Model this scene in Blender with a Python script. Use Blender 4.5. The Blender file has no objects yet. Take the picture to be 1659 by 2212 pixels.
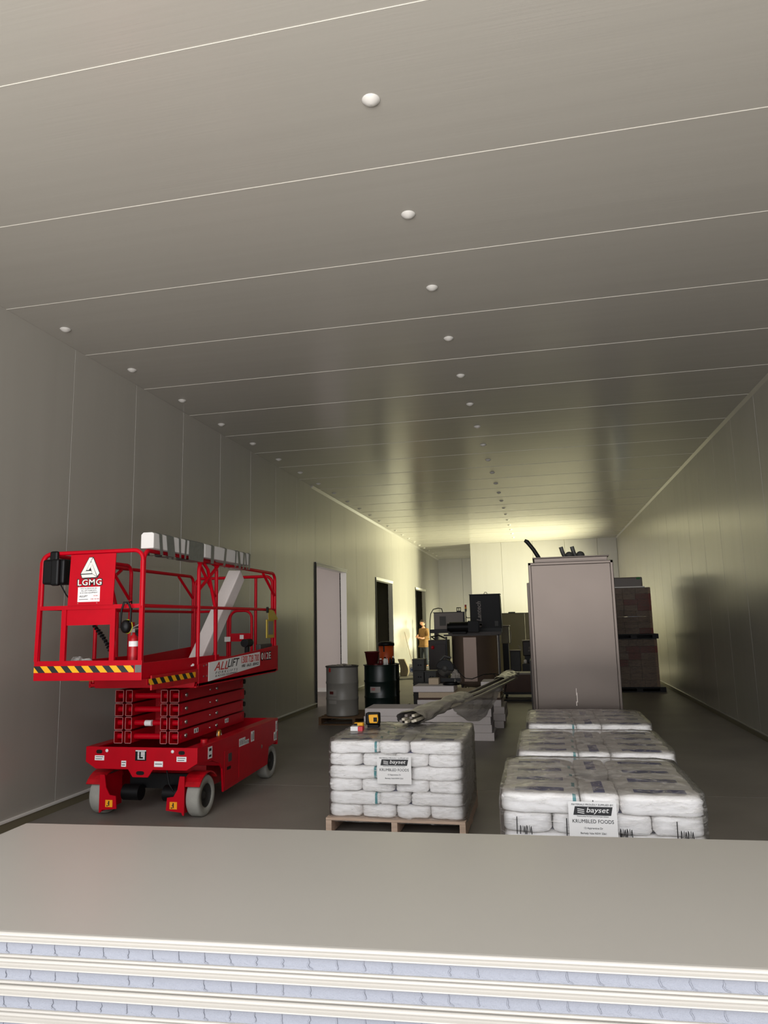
import bpy, bmesh, math, random
from mathutils import Vector, Matrix, noise
random.seed(7)
PI = math.pi
S = bpy.context.scene
C = S.collection

# ------------------------------------------------------------------ camera
R = ((0.9771257, -0.0538391, -0.2057346), (0.2114899, 0.1445547, 0.9666312), (-0.0223027, -0.9880310, 0.1526346))
EYE = Vector((0, 0, 1.80))
cd = bpy.data.cameras.new('camera'); cam = bpy.data.objects.new('camera', cd); C.objects.link(cam)
m = Matrix.Identity(4)
for i in range(3):
    m[i][0] = R[i][0]; m[i][1] = -R[i][1]; m[i][2] = -R[i][2]; m[i][3] = EYE[i]
cam.matrix_world = m
cd.sensor_fit = 'VERTICAL'; cd.sensor_height = 36; cd.lens = 1538 / 2212 * 36; cd.clip_start = .05
S.camera = cam
# ------------------------------------------------------------------ light, exposure
S.view_settings.view_transform = 'Standard'; S.view_settings.look = 'None'
S.view_settings.gamma = 1; S.view_settings.exposure = 0.0; S.view_settings.use_curve_mapping = False
try:
    S.cycles.max_bounces = 10; S.cycles.diffuse_bounces = 6; S.cycles.glossy_bounces = 4
    S.cycles.transparent_max_bounces = 24; S.cycles.sample_clamp_indirect = 6; S.cycles.use_denoising = True
except Exception: pass
w = bpy.data.worlds.new('sky'); S.world = w; w.use_nodes = True
w.node_tree.nodes['Background'].inputs[0].default_value = (.62, .78, 1.0, 1); w.node_tree.nodes['Background'].inputs[1].default_value = .35

def area(name, loc, rot, sx, sy, power, col):
    l = bpy.data.lights.new(name, 'AREA'); l.shape = 'RECTANGLE'; l.size = sx; l.size_y = sy
    l.energy = power; l.color = col
    o = bpy.data.objects.new(name, l); C.objects.link(o); o.location = loc; o.rotation_euler = rot
    return o
# daylight through the open front of the hall (behind the camera)
area('daylight_front', (-.9, -8.5, 9.6), (PI / 2 - .38, 0, 0), 15, 18, 4000, (.985, .98, 1.0))
# daylight bounced up from the sunlit apron outside the open front
area('daylight_apron', (-.9, -7.5, .05), (PI, 0, 0), 13, 11, 6000, (1.0, .965, .945))
# yellow-green light through the loading opening far back in the right wall
l_ = area('daylight_side_opening', (3.75, 25.9, 1.45), (0, PI / 2, 0), 2.5, 4.4, 170, (1.0, .985, .66)); l_.data.spread = math.radians(80); l_.rotation_euler = (0, math.radians(78), 0)
l_ = area('skylight_side_opening', (3.5, 25.9, 1.30), (0, math.radians(118), 0), 2.0, 4.4, 840, (1.0, .985, .66)); l_.data.spread = math.radians(105)
area('fill_recess', (-2.75, 33.2, 1.7), (0, math.radians(115), 0), 2.6, 3.0, 170, (1.0, .985, .66))  # unseen fill lamp added to brighten the dark back recess
# daylight in the room behind the first doorway
area('daylight_side_room', (-7.2, 13.4, 1.9), (PI / 2, 0, 0), 3.8, 3.0, 95, (1.0, .94, .92))

# ------------------------------------------------------------------ materials
def lin(c):
    return tuple((x / 255 / 12.92) if x / 255 <= .04045 else ((x / 255 + .055) / 1.055) ** 2.4 for x in c)
MATS = {}
def mat(name, rgb, rough=.5, metal=0., var=0., vscale=4., bump=0., bscale=40., spec=.5, stretch=(1, 1, 1), coat=0., emit=0.):
    m = bpy.data.materials.new(name); m.use_nodes = True; nt = m.node_tree; N = nt.nodes; L = nt.links
    b = N['Principled BSDF']; c = lin(rgb) + (1,)
    b.inputs['Base Color'].default_value = c; b.inputs['Roughness'].default_value = rough
    b.inputs['Metallic'].default_value = metal; b.inputs['Specular IOR Level'].default_value = spec
    b.inputs['Coat Weight'].default_value = coat
    if emit: b.inputs['Emission Color'].default_value = c; b.inputs['Emission Strength'].default_value = emit
    tc = N.new('ShaderNodeTexCoord'); mp = N.new('ShaderNodeMapping'); mp.inputs['Scale'].default_value = stretch
    L.new(tc.outputs['Object'], mp.inputs['Vector'])
    if var:
        n = N.new('ShaderNodeTexNoise'); n.inputs['Scale'].default_value = vscale; n.inputs['Detail'].default_value = 6
        L.new(mp.outputs[0], n.inputs['Vector'])
        r = N.new('ShaderNodeValToRGB'); r.color_ramp.elements[0].position = .3; r.color_ramp.elements[1].position = .7
        r.color_ramp.elements[0].color = tuple(x * (1 - var) for x in c[:3]) + (1,)
        r.color_ramp.elements[1].color = tuple(min(1, x * (1 + var)) for x in c[:3]) + (1,)
        L.new(n.outputs['Fac'], r.inputs[0]); L.new(r.outputs[0], b.inputs['Base Color'])
    if bump:
        n2 = N.new('ShaderNodeTexNoise'); n2.inputs['Scale'].default_value = bscale; n2.inputs['Detail'].default_value = 5
        L.new(mp.outputs[0], n2.inputs['Vector'])
        bp = N.new('ShaderNodeBump'); bp.inputs['Strength'].default_value = bump; bp.inputs['Distance'].default_value = .01
        L.new(n2.outputs['Fac'], bp.inputs['Height']); L.new(bp.outputs[0], b.inputs['Normal'])
    MATS[name] = m
    return m
M_ceil = mat('painted_steel_ceiling', (158, 154, 145), .23, spec=.9, var=.02, vscale=1.2, bump=.05, bscale=6, stretch=(.25, 9, 9))
M_wall = mat('painted_steel_wall', (158, 154, 145), .24, spec=.95, var=.02, vscale=1.2, bump=.05, bscale=6, stretch=(4, 4, .3))
M_slab = mat('painted_steel_panel_skin', (178, 174, 166), .30, spec=.5, var=.015, vscale=1.2)
M_inner = mat('inner_room_panel', (205, 196, 190), .6, var=.03, vscale=.8)
M_floor = mat('concrete', (132, 126, 118), .5, var=.16, vscale=.9, bump=.15, bscale=25)
M_groove = mat('joint_shadow_sealant', (44, 42, 38), .8)
M_cap = mat('bolt_cap_plastic', (186, 183, 177), .4)
M_lip = mat('seam_lip_paint', (186, 182, 172), .4)
M_white = mat('white_plastic', (225, 222, 214), .35)
M_trimw = mat('white_trim', (214, 212, 205), .4)
M_gasket = mat('black_gasket', (22, 20, 18), .6)
M_red = mat('red_paint', (180, 0, 24), .38, var=.06, vscale=7, spec=.2)
M_redd = mat('worn_red_paint', (176, 6, 22), .42, var=.22, vscale=14)
M_black = mat('black_plastic', (8, 8, 9), .5, spec=.25)
M_blackm = mat('black_metal', (9, 8, 8), .45, spec=.3)
M_rubber = mat('grey_rubber', (150, 149, 141), .8, var=.07, vscale=9, bump=.2, bscale=60)
M_hub = mat('dark_hub', (38, 37, 35), .5)
M_steel = mat('bright_steel', (176, 174, 168), .3, .9)
M_edge = mat('bare_cut_edge', (190, 120, 118), .5)
M_eps = mat('white_polystyrene', (146, 149, 158), .85, var=.02, vscale=60, bump=.35, bscale=220)
M_pad = mat('white_pad_foam', (205, 202, 198), .85, bump=.25, bscale=200)
M_foam = mat('foam_slab', (215, 207, 203), .85, var=.02, vscale=40, bump=.25, bscale=200)
M_foamb = mat('cream_foam_slab', (188, 170, 145), .85, var=.03, vscale=40)
M_paper = mat('white_paper', (232, 231, 229), .6)
M_ink = mat('black_ink', (18, 18, 20), .6)
M_redink = mat('red_ink', (186, 40, 36), .6)
M_orange = mat('orange_sticker', (240, 158, 10), .5)
M_gold = mat('brass', (170, 120, 50), .35, .8)
M_wood = mat('pallet_timber', (188, 164, 144), .75, var=.2, vscale=3, stretch=(1, 12, 12), bump=.3, bscale=20)
M_woodd = mat('dark_pallet_timber', (104, 78, 52), .8, var=.2, vscale=3, stretch=(1, 10, 10))
M_drum = mat('grey_drum_paint', (134, 131, 124), .4, var=.05, vscale=5)
M_green = mat('dark_green_paint', (10, 26, 22), .35, var=.1, vscale=5)
M_maroon = mat('maroon_plastic', (86, 20, 20), .5)
M_orangep = mat('orange_plastic', (196, 78, 22), .5)
M_yellow = mat('yellow_plastic', (236, 170, 10), .4)
M_yellowd = mat('dull_yellow_plastic', (172, 150, 44), .45)
M_pink = mat('red_card', (206, 66, 74), .6)
M_stain = mat('stainless_steel', (88, 80, 74), .36, .85, var=.06, vscale=1.5, bump=.04, bscale=3, stretch=(1, 1, 1))
M_tank = mat('tank_stainless', (190, 172, 160), .34, .85, bump=.03, bscale=30, stretch=(1, 1, .05))
M_tankf = mat('highlight_stainless', (176, 156, 144), .5, .45)  # matt tone that carries the tank's bright vertical highlight
M_dkmet = mat('dark_machine_metal', (40, 34, 31), .45, .4, var=.1, vscale=4)
M_dkgrey = mat('dark_grey_case', (62, 61, 58), .55, var=.08, vscale=8)
M_mgrey = mat('mid_grey_case', (120, 112, 106), .5)
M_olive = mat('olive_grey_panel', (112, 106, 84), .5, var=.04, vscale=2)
M_dkwood = mat('dark_brown_board', (70, 44, 30), .6, var=.15, vscale=3)
M_blue = mat('blue_print', (52, 74, 140), .5)
M_tan = mat('tan_jacket', (132, 98, 54), .85, var=.1, vscale=12, bump=.3, bscale=18)
M_tank2 = M_tank
M_trous = mat('dark_trousers', (44, 48, 56), .85, var=.1, vscale=10)
M_skin = mat('skin', (214, 158, 128), .5)
M_hair = mat('brown_hair', (40, 28, 20), .7)
M_shoe = mat('shoe', (40, 32, 26), .6)
M_cloudy = mat('printed_paper_sack', (150, 136, 112), .8, var=.1, vscale=8)
M_tape = mat('grey_tape', (96, 98, 94), .32, var=.1, vscale=20, bump=.3, bscale=30)
M_card = mat('dim_cardboard', (140, 118, 100), .8, var=.1, vscale=5)
M_lime = mat('lime_plastic', (176, 190, 40), .5)
M_greenl = mat('green_label', (20, 120, 50), .5)
M_blade = mat('saw_blade_steel', (150, 150, 148), .3, .9)
M_profile = mat('cream_profile', (196, 188, 168), .4)

def m_hazard():
    m = mat('hazard_stripes', (240, 170, 10), .45); nt = m.node_tree; N = nt.nodes; L = nt.links
    tc = N.new('ShaderNodeTexCoord'); sx = N.new('ShaderNodeSeparateXYZ'); L.new(tc.outputs['Object'], sx.inputs[0])
    a = N.new('ShaderNodeMath'); a.operation = 'ADD'; L.new(sx.outputs['X'], a.inputs[0]); L.new(sx.outputs['Y'], a.inputs[1])
    z = N.new('ShaderNodeMath'); z.operation = 'MULTIPLY_ADD'; L.new(sx.outputs['Z'], z.inputs[0]); z.inputs[1].default_value = .95; L.new(a.outputs[0], z.inputs[2])
    f = N.new('ShaderNodeMath'); f.operation = 'MULTIPLY'; L.new(z.outputs[0], f.inputs[0]); f.inputs[1].default_value = 1 / .131
    g = N.new('ShaderNodeMath'); g.operation = 'FRACT'; L.new(f.outputs[0], g.inputs[0])
    h = N.new('ShaderNodeMath'); h.operation = 'GREATER_THAN'; L.new(g.outputs[0], h.inputs[0]); h.inputs[1].default_value = .5
    mx = N.new('ShaderNodeMixRGB'); L.new(h.outputs[0], mx.inputs[0])
    mx.inputs[1].default_value = lin((242, 172, 14)) + (1,); mx.inputs[2].default_value = lin((22, 24, 26)) + (1,)
    L.new(mx.outputs[0], N['Principled BSDF'].inputs['Base Color'])
    return m
M_haz = m_hazard()

def m_bag(tealf=1.0):
    """woven sack: off-white, a blue printed block on the broad face, a teal edge mark near one end"""
    m = mat('white_sack', (240, 238, 236), .5, bump=.5, bscale=14); nt = m.node_tree; N = nt.nodes; L = nt.links
    tc = N.new('ShaderNodeTexCoord'); sx = N.new('ShaderNodeSeparateXYZ'); L.new(tc.outputs['Object'], sx.inputs[0])
    def mm(op, a, b):
        n = N.new('ShaderNodeMath'); n.operation = op
        for i, v in enumerate((a, b)):
            if v is None: continue
            if isinstance(v, (int, float)): n.inputs[i].default_value = v
            else: L.new(v, n.inputs[i])
        return n.outputs[0]
    X, Y, Z = sx.outputs['X'], sx.outputs['Y'], sx.outputs['Z']
    def box(x0, x1, y0, y1):
        return mm('MULTIPLY', mm('MULTIPLY', mm('GREATER_THAN', X, x0), mm('LESS_THAN', X, x1)),
                  mm('MULTIPLY', mm('GREATER_THAN', Y, y0), mm('LESS_THAN', Y, y1)))
    up = mm('GREATER_THAN', Z, .072)
    blk = mm('MULTIPLY', box(-.15, .14, -.045, .042), up)
    no = N.new('ShaderNodeTexNoise'); no.inputs['Scale'].default_value = 42; L.new(tc.outputs['Object'], no.inputs['Vector'])
    txt = mm('MULTIPLY', mm('GREATER_THAN', no.outputs['Fac'], .57), box(-.07, .10, -.022, .020))
    mark = mm('MULTIPLY', blk, mm('SUBTRACT', 1.0, txt))
    line = mm('MULTIPLY', box(-.15, .13, .03, .075), up)
    line = mm('MULTIPLY', line, .0)
    teal = mm('MULTIPLY', box(.186, .206, -.5, -.085), tealf)
    m1 = N.new('ShaderNodeMixRGB'); L.new(mark, m1.inputs[0]); m1.inputs[1].default_value = lin((240, 238, 236)) + (1,); m1.inputs[2].default_value = lin((60, 70, 142)) + (1,)
    m3 = N.new('ShaderNodeMixRGB'); L.new(line, m3.inputs[0]); L.new(m1.outputs[0], m3.inputs[1]); m3.inputs[2].default_value = lin((90, 96, 140)) + (1,)
    m2 = N.new('ShaderNodeMixRGB'); L.new(teal, m2.inputs[0]); L.new(m3.outputs[0], m2.inputs[1]); m2.inputs[2].default_value = lin((58, 140, 146)) + (1,)
    L.new(m2.outputs[0], N['Principled BSDF'].inputs['Base Color'])
    return m
M_bag = m_bag(); M_bag2 = m_bag(0.0)

def m_film(name, base_alpha, rough=.16, strength=1.0, tint=(235, 232, 225)):
    m = bpy.data.materials.new(name); m.use_nodes = True; nt = m.node_tree; N = nt.nodes; L = nt.links
    N.remove(N['Principled BSDF']); out = N['Material Output']
    tr = N.new('ShaderNodeBsdfTransparent'); gl = N.new('ShaderNodeBsdfGlossy'); gl.inputs['Roughness'].default_value = rough
    df = N.new('ShaderNodeBsdfDiffuse'); df.inputs['Color'].default_value = lin(tint) + (1,)
    fr = N.new('ShaderNodeFresnel'); fr.inputs['IOR'].default_value = 1.45
    tc = N.new('ShaderNodeTexCoord'); mp = N.new('ShaderNodeMapping'); mp.inputs['Rotation'].default_value = (.5, .35, .3); mp.inputs['Scale'].default_value = (2.5, 2.5, 16)
    L.new(tc.outputs['Object'], mp.inputs[0])
    n = N.new('ShaderNodeTexNoise'); n.inputs['Scale'].default_value = 3.4; n.inputs['Detail'].default_value = 8; n.inputs['Distortion'].default_value = 1.2
    L.new(mp.outputs[0], n.inputs['Vector'])
    bp = N.new('ShaderNodeBump'); bp.inputs['Strength'].default_value = strength; bp.inputs['Distance'].default_value = .02
    L.new(n.outputs['Fac'], bp.inputs['Height'])
    for s in (gl, df): L.new(bp.outputs[0], s.inputs['Normal'])
    a = N.new('ShaderNodeMixShader'); mr = N.new('ShaderNodeMapRange'); mr.inputs[1].default_value = .5; mr.inputs[2].default_value = .68; mr.inputs[3].default_value = base_alpha; mr.inputs[4].default_value = min(.9, base_alpha * 2 + .22); L.new(n.outputs['Fac'], mr.inputs[0]); L.new(mr.outputs[0], a.inputs[0]); L.new(tr.outputs[0], a.inputs[1]); L.new(df.outputs[0], a.inputs[2])
    mu = N.new('ShaderNodeMath'); mu.operation = 'MULTIPLY'; mu.inputs[1].default_value = .95; L.new(fr.outputs[0], mu.inputs[0])
    b = N.new('ShaderNodeMixShader'); L.new(mu.outputs[0], b.inputs[0]); L.new(a.outputs[0], b.inputs[1]); L.new(gl.outputs[0], b.inputs[2])
    L.new(b.outputs[0], out.inputs['Surface'])
    return m
M_film = m_film('clear_stretch_film', .07, .10, 1.0, (228, 224, 217))
M_film2 = m_film('cloudy_stretch_film', .22, .2, 1.0, (140, 132, 122))
M_sleeve = m_film('dusty_plastic_sleeve', .72, .4, .8, (170, 163, 152))

# ------------------------------------------------------------------ mesh helpers
class MB:
    """collects shapes; build() turns them into ONE mesh object"""
    def __init__(s): s.v = []; s.f = []; s.sm = []
    def add(s, vs, fs, smooth=False):
        o = len(s.v); s.v += [tuple(v) for v in vs]
        for f in fs: s.f.append(tuple(i + o for i in f)); s.sm.append(smooth)
        return s
    def box(s, x0, x1, y0, y1, z0, z1, M=None):
        vs = [Vector((x, y, z)) for x in (x0, x1) for y in (y0, y1) for z in (z0, z1)]
        if M: vs = [M @ v for v in vs]
        return s.add(vs, [(0, 1, 3, 2), (4, 6, 7, 5), (0, 4, 5, 1), (2, 3, 7, 6), (0, 2, 6, 4), (1, 5, 7, 3)])
    def bar(s, p, q, w, h=None, up=(0, 0, 1)):
        """rectangular bar from p to q"""
        p = Vector(p); q = Vector(q); h = h or w; d = (q - p).normalized(); u = Vector(up)
        if abs(d.dot(u)) > .95: u = Vector((0, 1, 0))
        a = d.cross(u).normalized() * w / 2; b = a.cross(d).normalized() * h / 2
        vs = [p + i * a + j * b for i, j in ((-1, -1), (1, -1), (1, 1), (-1, 1))] + [q + i * a + j * b for i, j in ((-1, -1), (1, -1), (1, 1), (-1, 1))]
        return s.add(vs, [(0, 1, 2, 3), (7, 6, 5, 4), (0, 4, 5, 1), (1, 5, 6, 2), (2, 6, 7, 3), (3, 7, 4, 0)])
    def tube(s, pts, r, n=10, cap=True, closed=False):
        pts = [Vector(p) for p in pts]; k = len(pts); rings = []; u = None
        for i, p in enumerate(pts):
            if closed: d = pts[(i + 1) % k] - pts[i - 1]
            else: d = pts[min(i + 1, k - 1)] - pts[max(i - 1, 0)]
            d.normalize()
            if u is None:
                u = Vector((0, 0, 1)) if abs(d.z) < .9 else Vector((1, 0, 0))
            u = (u - d * u.dot(d)).normalized(); w_ = d.cross(u)
            rr = r[i] if isinstance(r, (list, tuple)) else r
            rings.append([p + (u * math.cos(2 * PI * j / n) + w_ * math.sin(2 * PI * j / n)) * rr for j in range(n)])
        vs = [v for g in rings for v in g]; fs = []
        for i in range(k if closed else k - 1):
            a = i * n; b = ((i + 1) % k) * n
            for j in range(n): fs.append((a + j, a + (j + 1) % n, b + (j + 1) % n, b + j))
        s.add(vs, fs, True)
        if cap and not closed:
            s.add(rings[0], [tuple(reversed(range(n)))]); s.add(rings[-1], [tuple(range(n))])
        return s
    def cyl(s, p, q, r, n=20, r2=None): return s.tube([p, q], [r, r if r2 is None else r2], n)
    def lathe(s, prof, c=(0, 0, 0), n=32, M=None):
        c = Vector(c); vs = []
        for r, z in prof:
            for j in range(n):
                v = Vector((r * math.cos(2 * PI * j / n), r * math.sin(2 * PI * j / n), z))
                vs.append((M @ v if M else v) + c)
        fs = []
        for i in range(len(prof) - 1):
            for j in range(n): fs.append((i * n + j, i * n + (j + 1) % n, (i + 1) * n + (j + 1) % n, (i + 1) * n + j))
        return s.add(vs, fs, True)
    def prism(s, pts, d0, d1, axis='y'):
        """extrude outline (pairs) along an axis: y -> pts are (x,z); x -> (y,z); z -> (x,y)"""
        def mk(a, b, d): return {'y': (a, d, b), 'x': (d, a, b), 'z': (a, b, d)}[axis]
        n = len(pts); vs = [mk(a, b, d0) for a, b in pts] + [mk(a, b, d1) for a, b in pts]
        fs = [tuple(range(n)), tuple(reversed(range(n, 2 * n)))] + [(i, i + n, (i + 1) % n + n, (i + 1) % n) for i in range(n)]
        return s.add(vs, fs)
    def build(s, name, m, parent=None, label=None, bevel=0, loc=None, **tags):
        me = bpy.data.meshes.new(name)
        off = Vector(loc) if loc else (Vector(parent['_o']) if parent is not None and '_o' in parent else Vector())
        me.from_pydata([tuple(Vector(v) - off) for v in s.v], [], s.f); me.validate()
        me.polygons.foreach_set('use_smooth', s.sm[:len(me.polygons)] if len(s.sm) >= len(me.polygons) else [False] * len(me.polygons))
        bm = bmesh.new(); bm.from_mesh(me); bmesh.ops.recalc_face_normals(bm, faces=bm.faces); bm.to_mesh(me); bm.free()
        me.materials.append(m); me.update()
        o = bpy.data.objects.new(name, me); C.objects.link(o)
        if loc: o.location = loc
        if parent is not None:
            o.parent = parent
            if '_o' in parent: OFF[o.name] = parent['_o']
        if bevel:
            b = o.modifiers.new('bevel', 'BEVEL'); b.width = bevel; b.segments = 2; b.limit_method = 'ANGLE'; b.angle_limit = .7
            b.harden_normals = False
        if label: o['label'] = label
        for k, v in tags.items(): o[k] = v
        return o
OFF = {}
def thing(name, label, cat, loc=(0, 0, 0), group=None):
    o = bpy.data.objects.new(name, None); C.objects.link(o); o.location = loc; o.empty_display_size = .1
    o['label'] = label; o['category'] = cat; o['_o'] = tuple(loc)
    if group: o['group'] = group
    return o
def sub(parent_part, root):
    """lets a part carry sub-parts built in world coordinates"""
    parent_part['_o'] = tuple(root['_o']); return parent_part
def tagt(o, label, cat, group=None):
    o['label'] = label; o['category'] = cat
    if group: o['group'] = group
    return o
def struct(o): o['kind'] = 'structure'; return o
def text(body, size, m, loc, rot, parent, name='lettering', align='CENTER', sx=1., shear=0., sp=1., bold=0., label=None, fw=None, fh=None):
    cu = bpy.data.curves.new('t', 'FONT'); cu.body = body; cu.size = size; cu.align_x = align; cu.align_y = 'CENTER'
    cu.shear = shear; cu.space_character = sp; cu.extrude = .0006; cu.offset = bold; cu.resolution_u = 3
    ob = bpy.data.objects.new('t', cu); C.objects.link(ob)
    dg = bpy.context.evaluated_depsgraph_get(); me = bpy.data.meshes.new_from_object(ob.evaluated_get(dg))
    bpy.data.objects.remove(ob); bpy.data.curves.remove(cu)
    off = Vector(parent['_o']) if '_o' in parent else Vector()
    from mathutils import Euler
    if fw or fh:
        xs = [v.co.x for v in me.vertices]; ys_ = [v.co.y for v in me.vertices]
        ax = fw / (max(xs) - min(xs)) if fw else 1; ay = fh / (max(ys_) - min(ys_)) if fh else 1
        for v in me.vertices: v.co.x = (v.co.x - (max(xs) + min(xs)) / 2) * ax; v.co.y = (v.co.y - (max(ys_) + min(ys_)) / 2) * ay
    me.transform(Matrix.Translation(Vector(loc) - off) @ Euler(rot).to_matrix().to_4x4() @ Matrix.Diagonal((sx, 1, 1, 1)))
    me.materials.clear(); me.materials.append(m); me.name = name
    o = bpy.data.objects.new(name, me); C.objects.link(o); o.parent = parent
    if label: o['label'] = label
    return o
def copy_tree(o, parent=None):
    c = o.copy(); C.objects.link(c)
    if parent is not None: c.parent = parent
    for ch in KIDS(o): copy_tree(ch, c)
    return c
def KIDS(o): return [k for k in list(C.objects) if k.parent == o]
F = (PI / 2, 0, 0)            # text facing the camera side (-Y)
SD = (PI / 2, 0, PI / 2)      # text facing +X
ORD = ['first', 'second', 'third', 'fourth', 'fifth', 'sixth', 'seventh', 'eighth', 'ninth', 'tenth', 'eleventh', 'twelfth', 'thirteenth',
       'fourteenth', 'fifteenth', 'sixteenth', 'seventeenth', 'eighteenth', 'nineteenth', 'twentieth', 'twenty-first', 'twenty-second', 'twenty-third', 'twenty-fourth', 'twenty-fifth', 'twenty-sixth']

# ------------------------------------------------------------------ room shell
XL, XR, H, YB, YR, XC = -4.85, 3.07, 4.85, 28.75, 35.6, -2.6
Y0 = -.4
T = .15
mb = MB().box(XL - 4.6, XR + 1.2, -5.5, 7.995, -.12, 0).box(XL - 4.6, XR + 1.2, 8.005, 20.0, -.12, 0).box(XL - 4.6, XR + 1.2, 20.01, YR + .3, -.12, 0)
mb.box(XL - 4.6, XR + 1.2, 7.9, 8.1, -.12, -.012).box(XL - 4.6, XR + 1.2, 19.9, 20.1, -.12, -.012)
struct(mb.build('floor', M_floor))
def strips(y0, y1, start, pitch):
    e = [y0]; y = start
    while y < y1 - .02:
        if y > y0 + .02: e.append(y)
        y += pitch
    e.append(y1); return list(zip(e[:-1], e[1:]))
P = 1.235; G = .003
mb = MB()
for a, b in strips(Y0, YR, 3.1 - 4 * P, P): mb.box(XL - T, XR + T, a + G, b - G, H, H + .08)
o = mb.build('ceiling', M_ceil, bevel=.004); struct(o)
struct(MB().box(XL - T, XR + T, Y0, YR + T, H + .08, H + .16).build('ceiling', M_groove))
# bright folded lip along each ceiling seam
mb = MB()
for a, b in strips(Y0, YR, 3.1 - 4 * P, P)[1:]: mb.box(XL, XR if a < YB else XC, a - .006, a - .001, H - .003, H + .01)
struct(mb.build('trim_1', M_lip))
DOORS = [(15.265, 17.86), (21.3, 23.85), (28.5, 31.04)]; DH = 3.13
edges = sorted(set([Y0] + [b for a, b in strips(Y0, YR, 6.62 - 7 * P, P)] + [d for q in DOORS for d in q]))
mb = MB()
for a, b in zip(edges[:-1], edges[1:]):
    z0 = 0
    for d in DOORS:
        if a >= d[0] - .01 and b <= d[1] + .01: z0 = DH
    mb.box(XL - T, XL, a + G, b - G, z0, H)
struct(mb.build('wall_left', M_wall, bevel=.004))
mb = MB()
for a, b in zip(edges[:-1], edges[1:]):
    z0 = 0
    for d in DOORS:
        if a >= d[0] - .01 and b <= d[1] + .01: z0 = DH
    mb.box(XL - T - .02, XL - T + .005, a, b, z0, H)
struct(mb.build('wall_left', M_groove))
OP = (23.6, 28.2, 2.72)
mb = MB(); mk = MB()
redges = sorted(set([Y0] + [b for a, b in strips(Y0, YB, 10.45 - 9 * P, P)] + [OP[0], OP[1]]))
for a, b in zip(redges[:-1], redges[1:]):
    z0 = OP[2] if a >= OP[0] - .01 and b <= OP[1] + .01 else 0
    mb.box(XR, XR + T, a + G, b - G, z0, H); mk.box(XR + T - .005, XR + T + .02, a, b, z0, H)
struct(mb.build('wall_right', M_wall, bevel=.004)); struct(mk.build('wall_right', M_groove))
mb = MB(); mk = MB(); x = XC
while x < XR - .05:
    x1 = min(x + P, XR); mb.box(x + G, x1 - G, YB, YB + T, 0, H); x = x1
mk.box(XC + .01, XR + T, YB + T - .005, YB + T + .02, 0, H)
mb.box(XC, XC + T, YB + T, YR, 0, H)
struct(mb.build('wall_back', M_wall, bevel=.004)); struct(mk.build('wall_back', M_groove))
mb = MB().box(XL - T, XL + 1.2, YR, YR + T, 0, H).box(XL + 1.206, XC + T, YR, YR + T, 0, H)
struct(mb.build('wall_recess', M_wall, bevel=.004))
# ceiling corner coving
mb = MB()
mb.prism([(XL, H), (XL + .05, H), (XL, H - .05)], 15, YR, 'y').prism([(XR, H), (XR - .04, H), (XR, H - .04)], Y0, YB, 'y')
struct(mb.build('trim_2', M_wall))
# skirting channels with a bright top bead
mb = MB(); mw = MB()
segs = [(Y0, DOORS[0][0]), (DOORS[0][1], DOORS[1][0]), (DOORS[1][1], DOORS[2][0]), (DOORS[2][1], YR)]
for a, b in segs: mb.box(XL, XL + .02, a, b, 0, .075); mw.box(XL, XL + .03, a, b, .075, .10)
struct(mb.build('baseboard_left', M_olive)); struct(mw.build('baseboard_left', M_trimw, bevel=.004))
struct(MB().box(XR - .02, XR, Y0, OP[0], 0, .075).build('baseboard_right', M_olive))
struct(MB().box(XR - .028, XR, Y0, OP[0], .075, .095).build('baseboard_right', M_wall, bevel=.004))
struct(MB().box(XC, XR, YB - .025, YB, 0, .1).build('baseboard_back', M_trimw))
# doorways: frames with a pale head flashing and dark gaskets
for i, (a, b) in enumerate(DOORS):
    d = bpy.data.objects.new('door_%d' % (i + 1), None); C.objects.link(d); d.location = (XL, a, 0); d['kind'] = 'structure'; d['_o'] = (XL, a, 0)
    MB().box(XL - T - .01, XL + .03, a - .02, b + .02, DH - .05, DH).box(XL, XL + .035, a - .03, b + .03, DH, DH + .035).build('head_flashing', M_trimw, d, bevel=.003)
    MB().box(XL - .02, XL + .03, a - .045, a + .0, 0, DH + .03).build('gasket', M_gasket, d)
    MB().box(XL - T - .01, XL + .012, b, b + .012, 0, DH).build('jamb', M_trimw, d)
# rooms seen through the doorways
def room(n, y0, y1, m, x0=-9.0, h=4.0, front=True):
    mb = MB().box(x0, XL - T - .02, y1, y1 + .1, 0, h).box(x0 - .1, x0, y0, y1 + .1, 0, h).box(x0, XL - T - .02, y0, y1, h, h + .1)
    if front: mb.box(x0, XL - T - .02, y0 - .1, y0, 0, h)
    struct(mb.build('wall_inner_%s' % n, m))
room('near', 11.6, 18.72, M_inner)
struct(MB().box(-9, XL - T - .02, 18.69, 18.72, 0, .1).build('baseboard_inner', M_trimw))
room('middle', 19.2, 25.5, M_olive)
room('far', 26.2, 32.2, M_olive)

# ceiling bolt caps
cap = MB().lathe([(0, -.030), (.02, -.028), (.040, -.016), (.053, -.004), (.056, 0), (.0, 0)], n=20)
cap0 = None
def cap_at(x, y, lab, grp):
    global cap0
    if cap0 is None: o = cap0 = cap.build('bolt_cap', M_cap)
    else: o = cap0.copy(); C.objects.link(o)
    o.location = (x, y, H); tagt(o, lab, 'ceiling bolt cap', grp)
for k in range(20):
    cap_at(-.81, 3.7 + k * 1.234, 'white ceiling bolt cap, %s nearest in the row along mid ceiling' % ORD[k], 'bolt caps in the middle ceiling row')
for k in range(23):
    cap_at(-4.61, 6.12 + k * 1.238, 'white ceiling bolt cap, %s nearest in the row by the left wall' % ORD[k], 'bolt caps in the left ceiling row')

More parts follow.
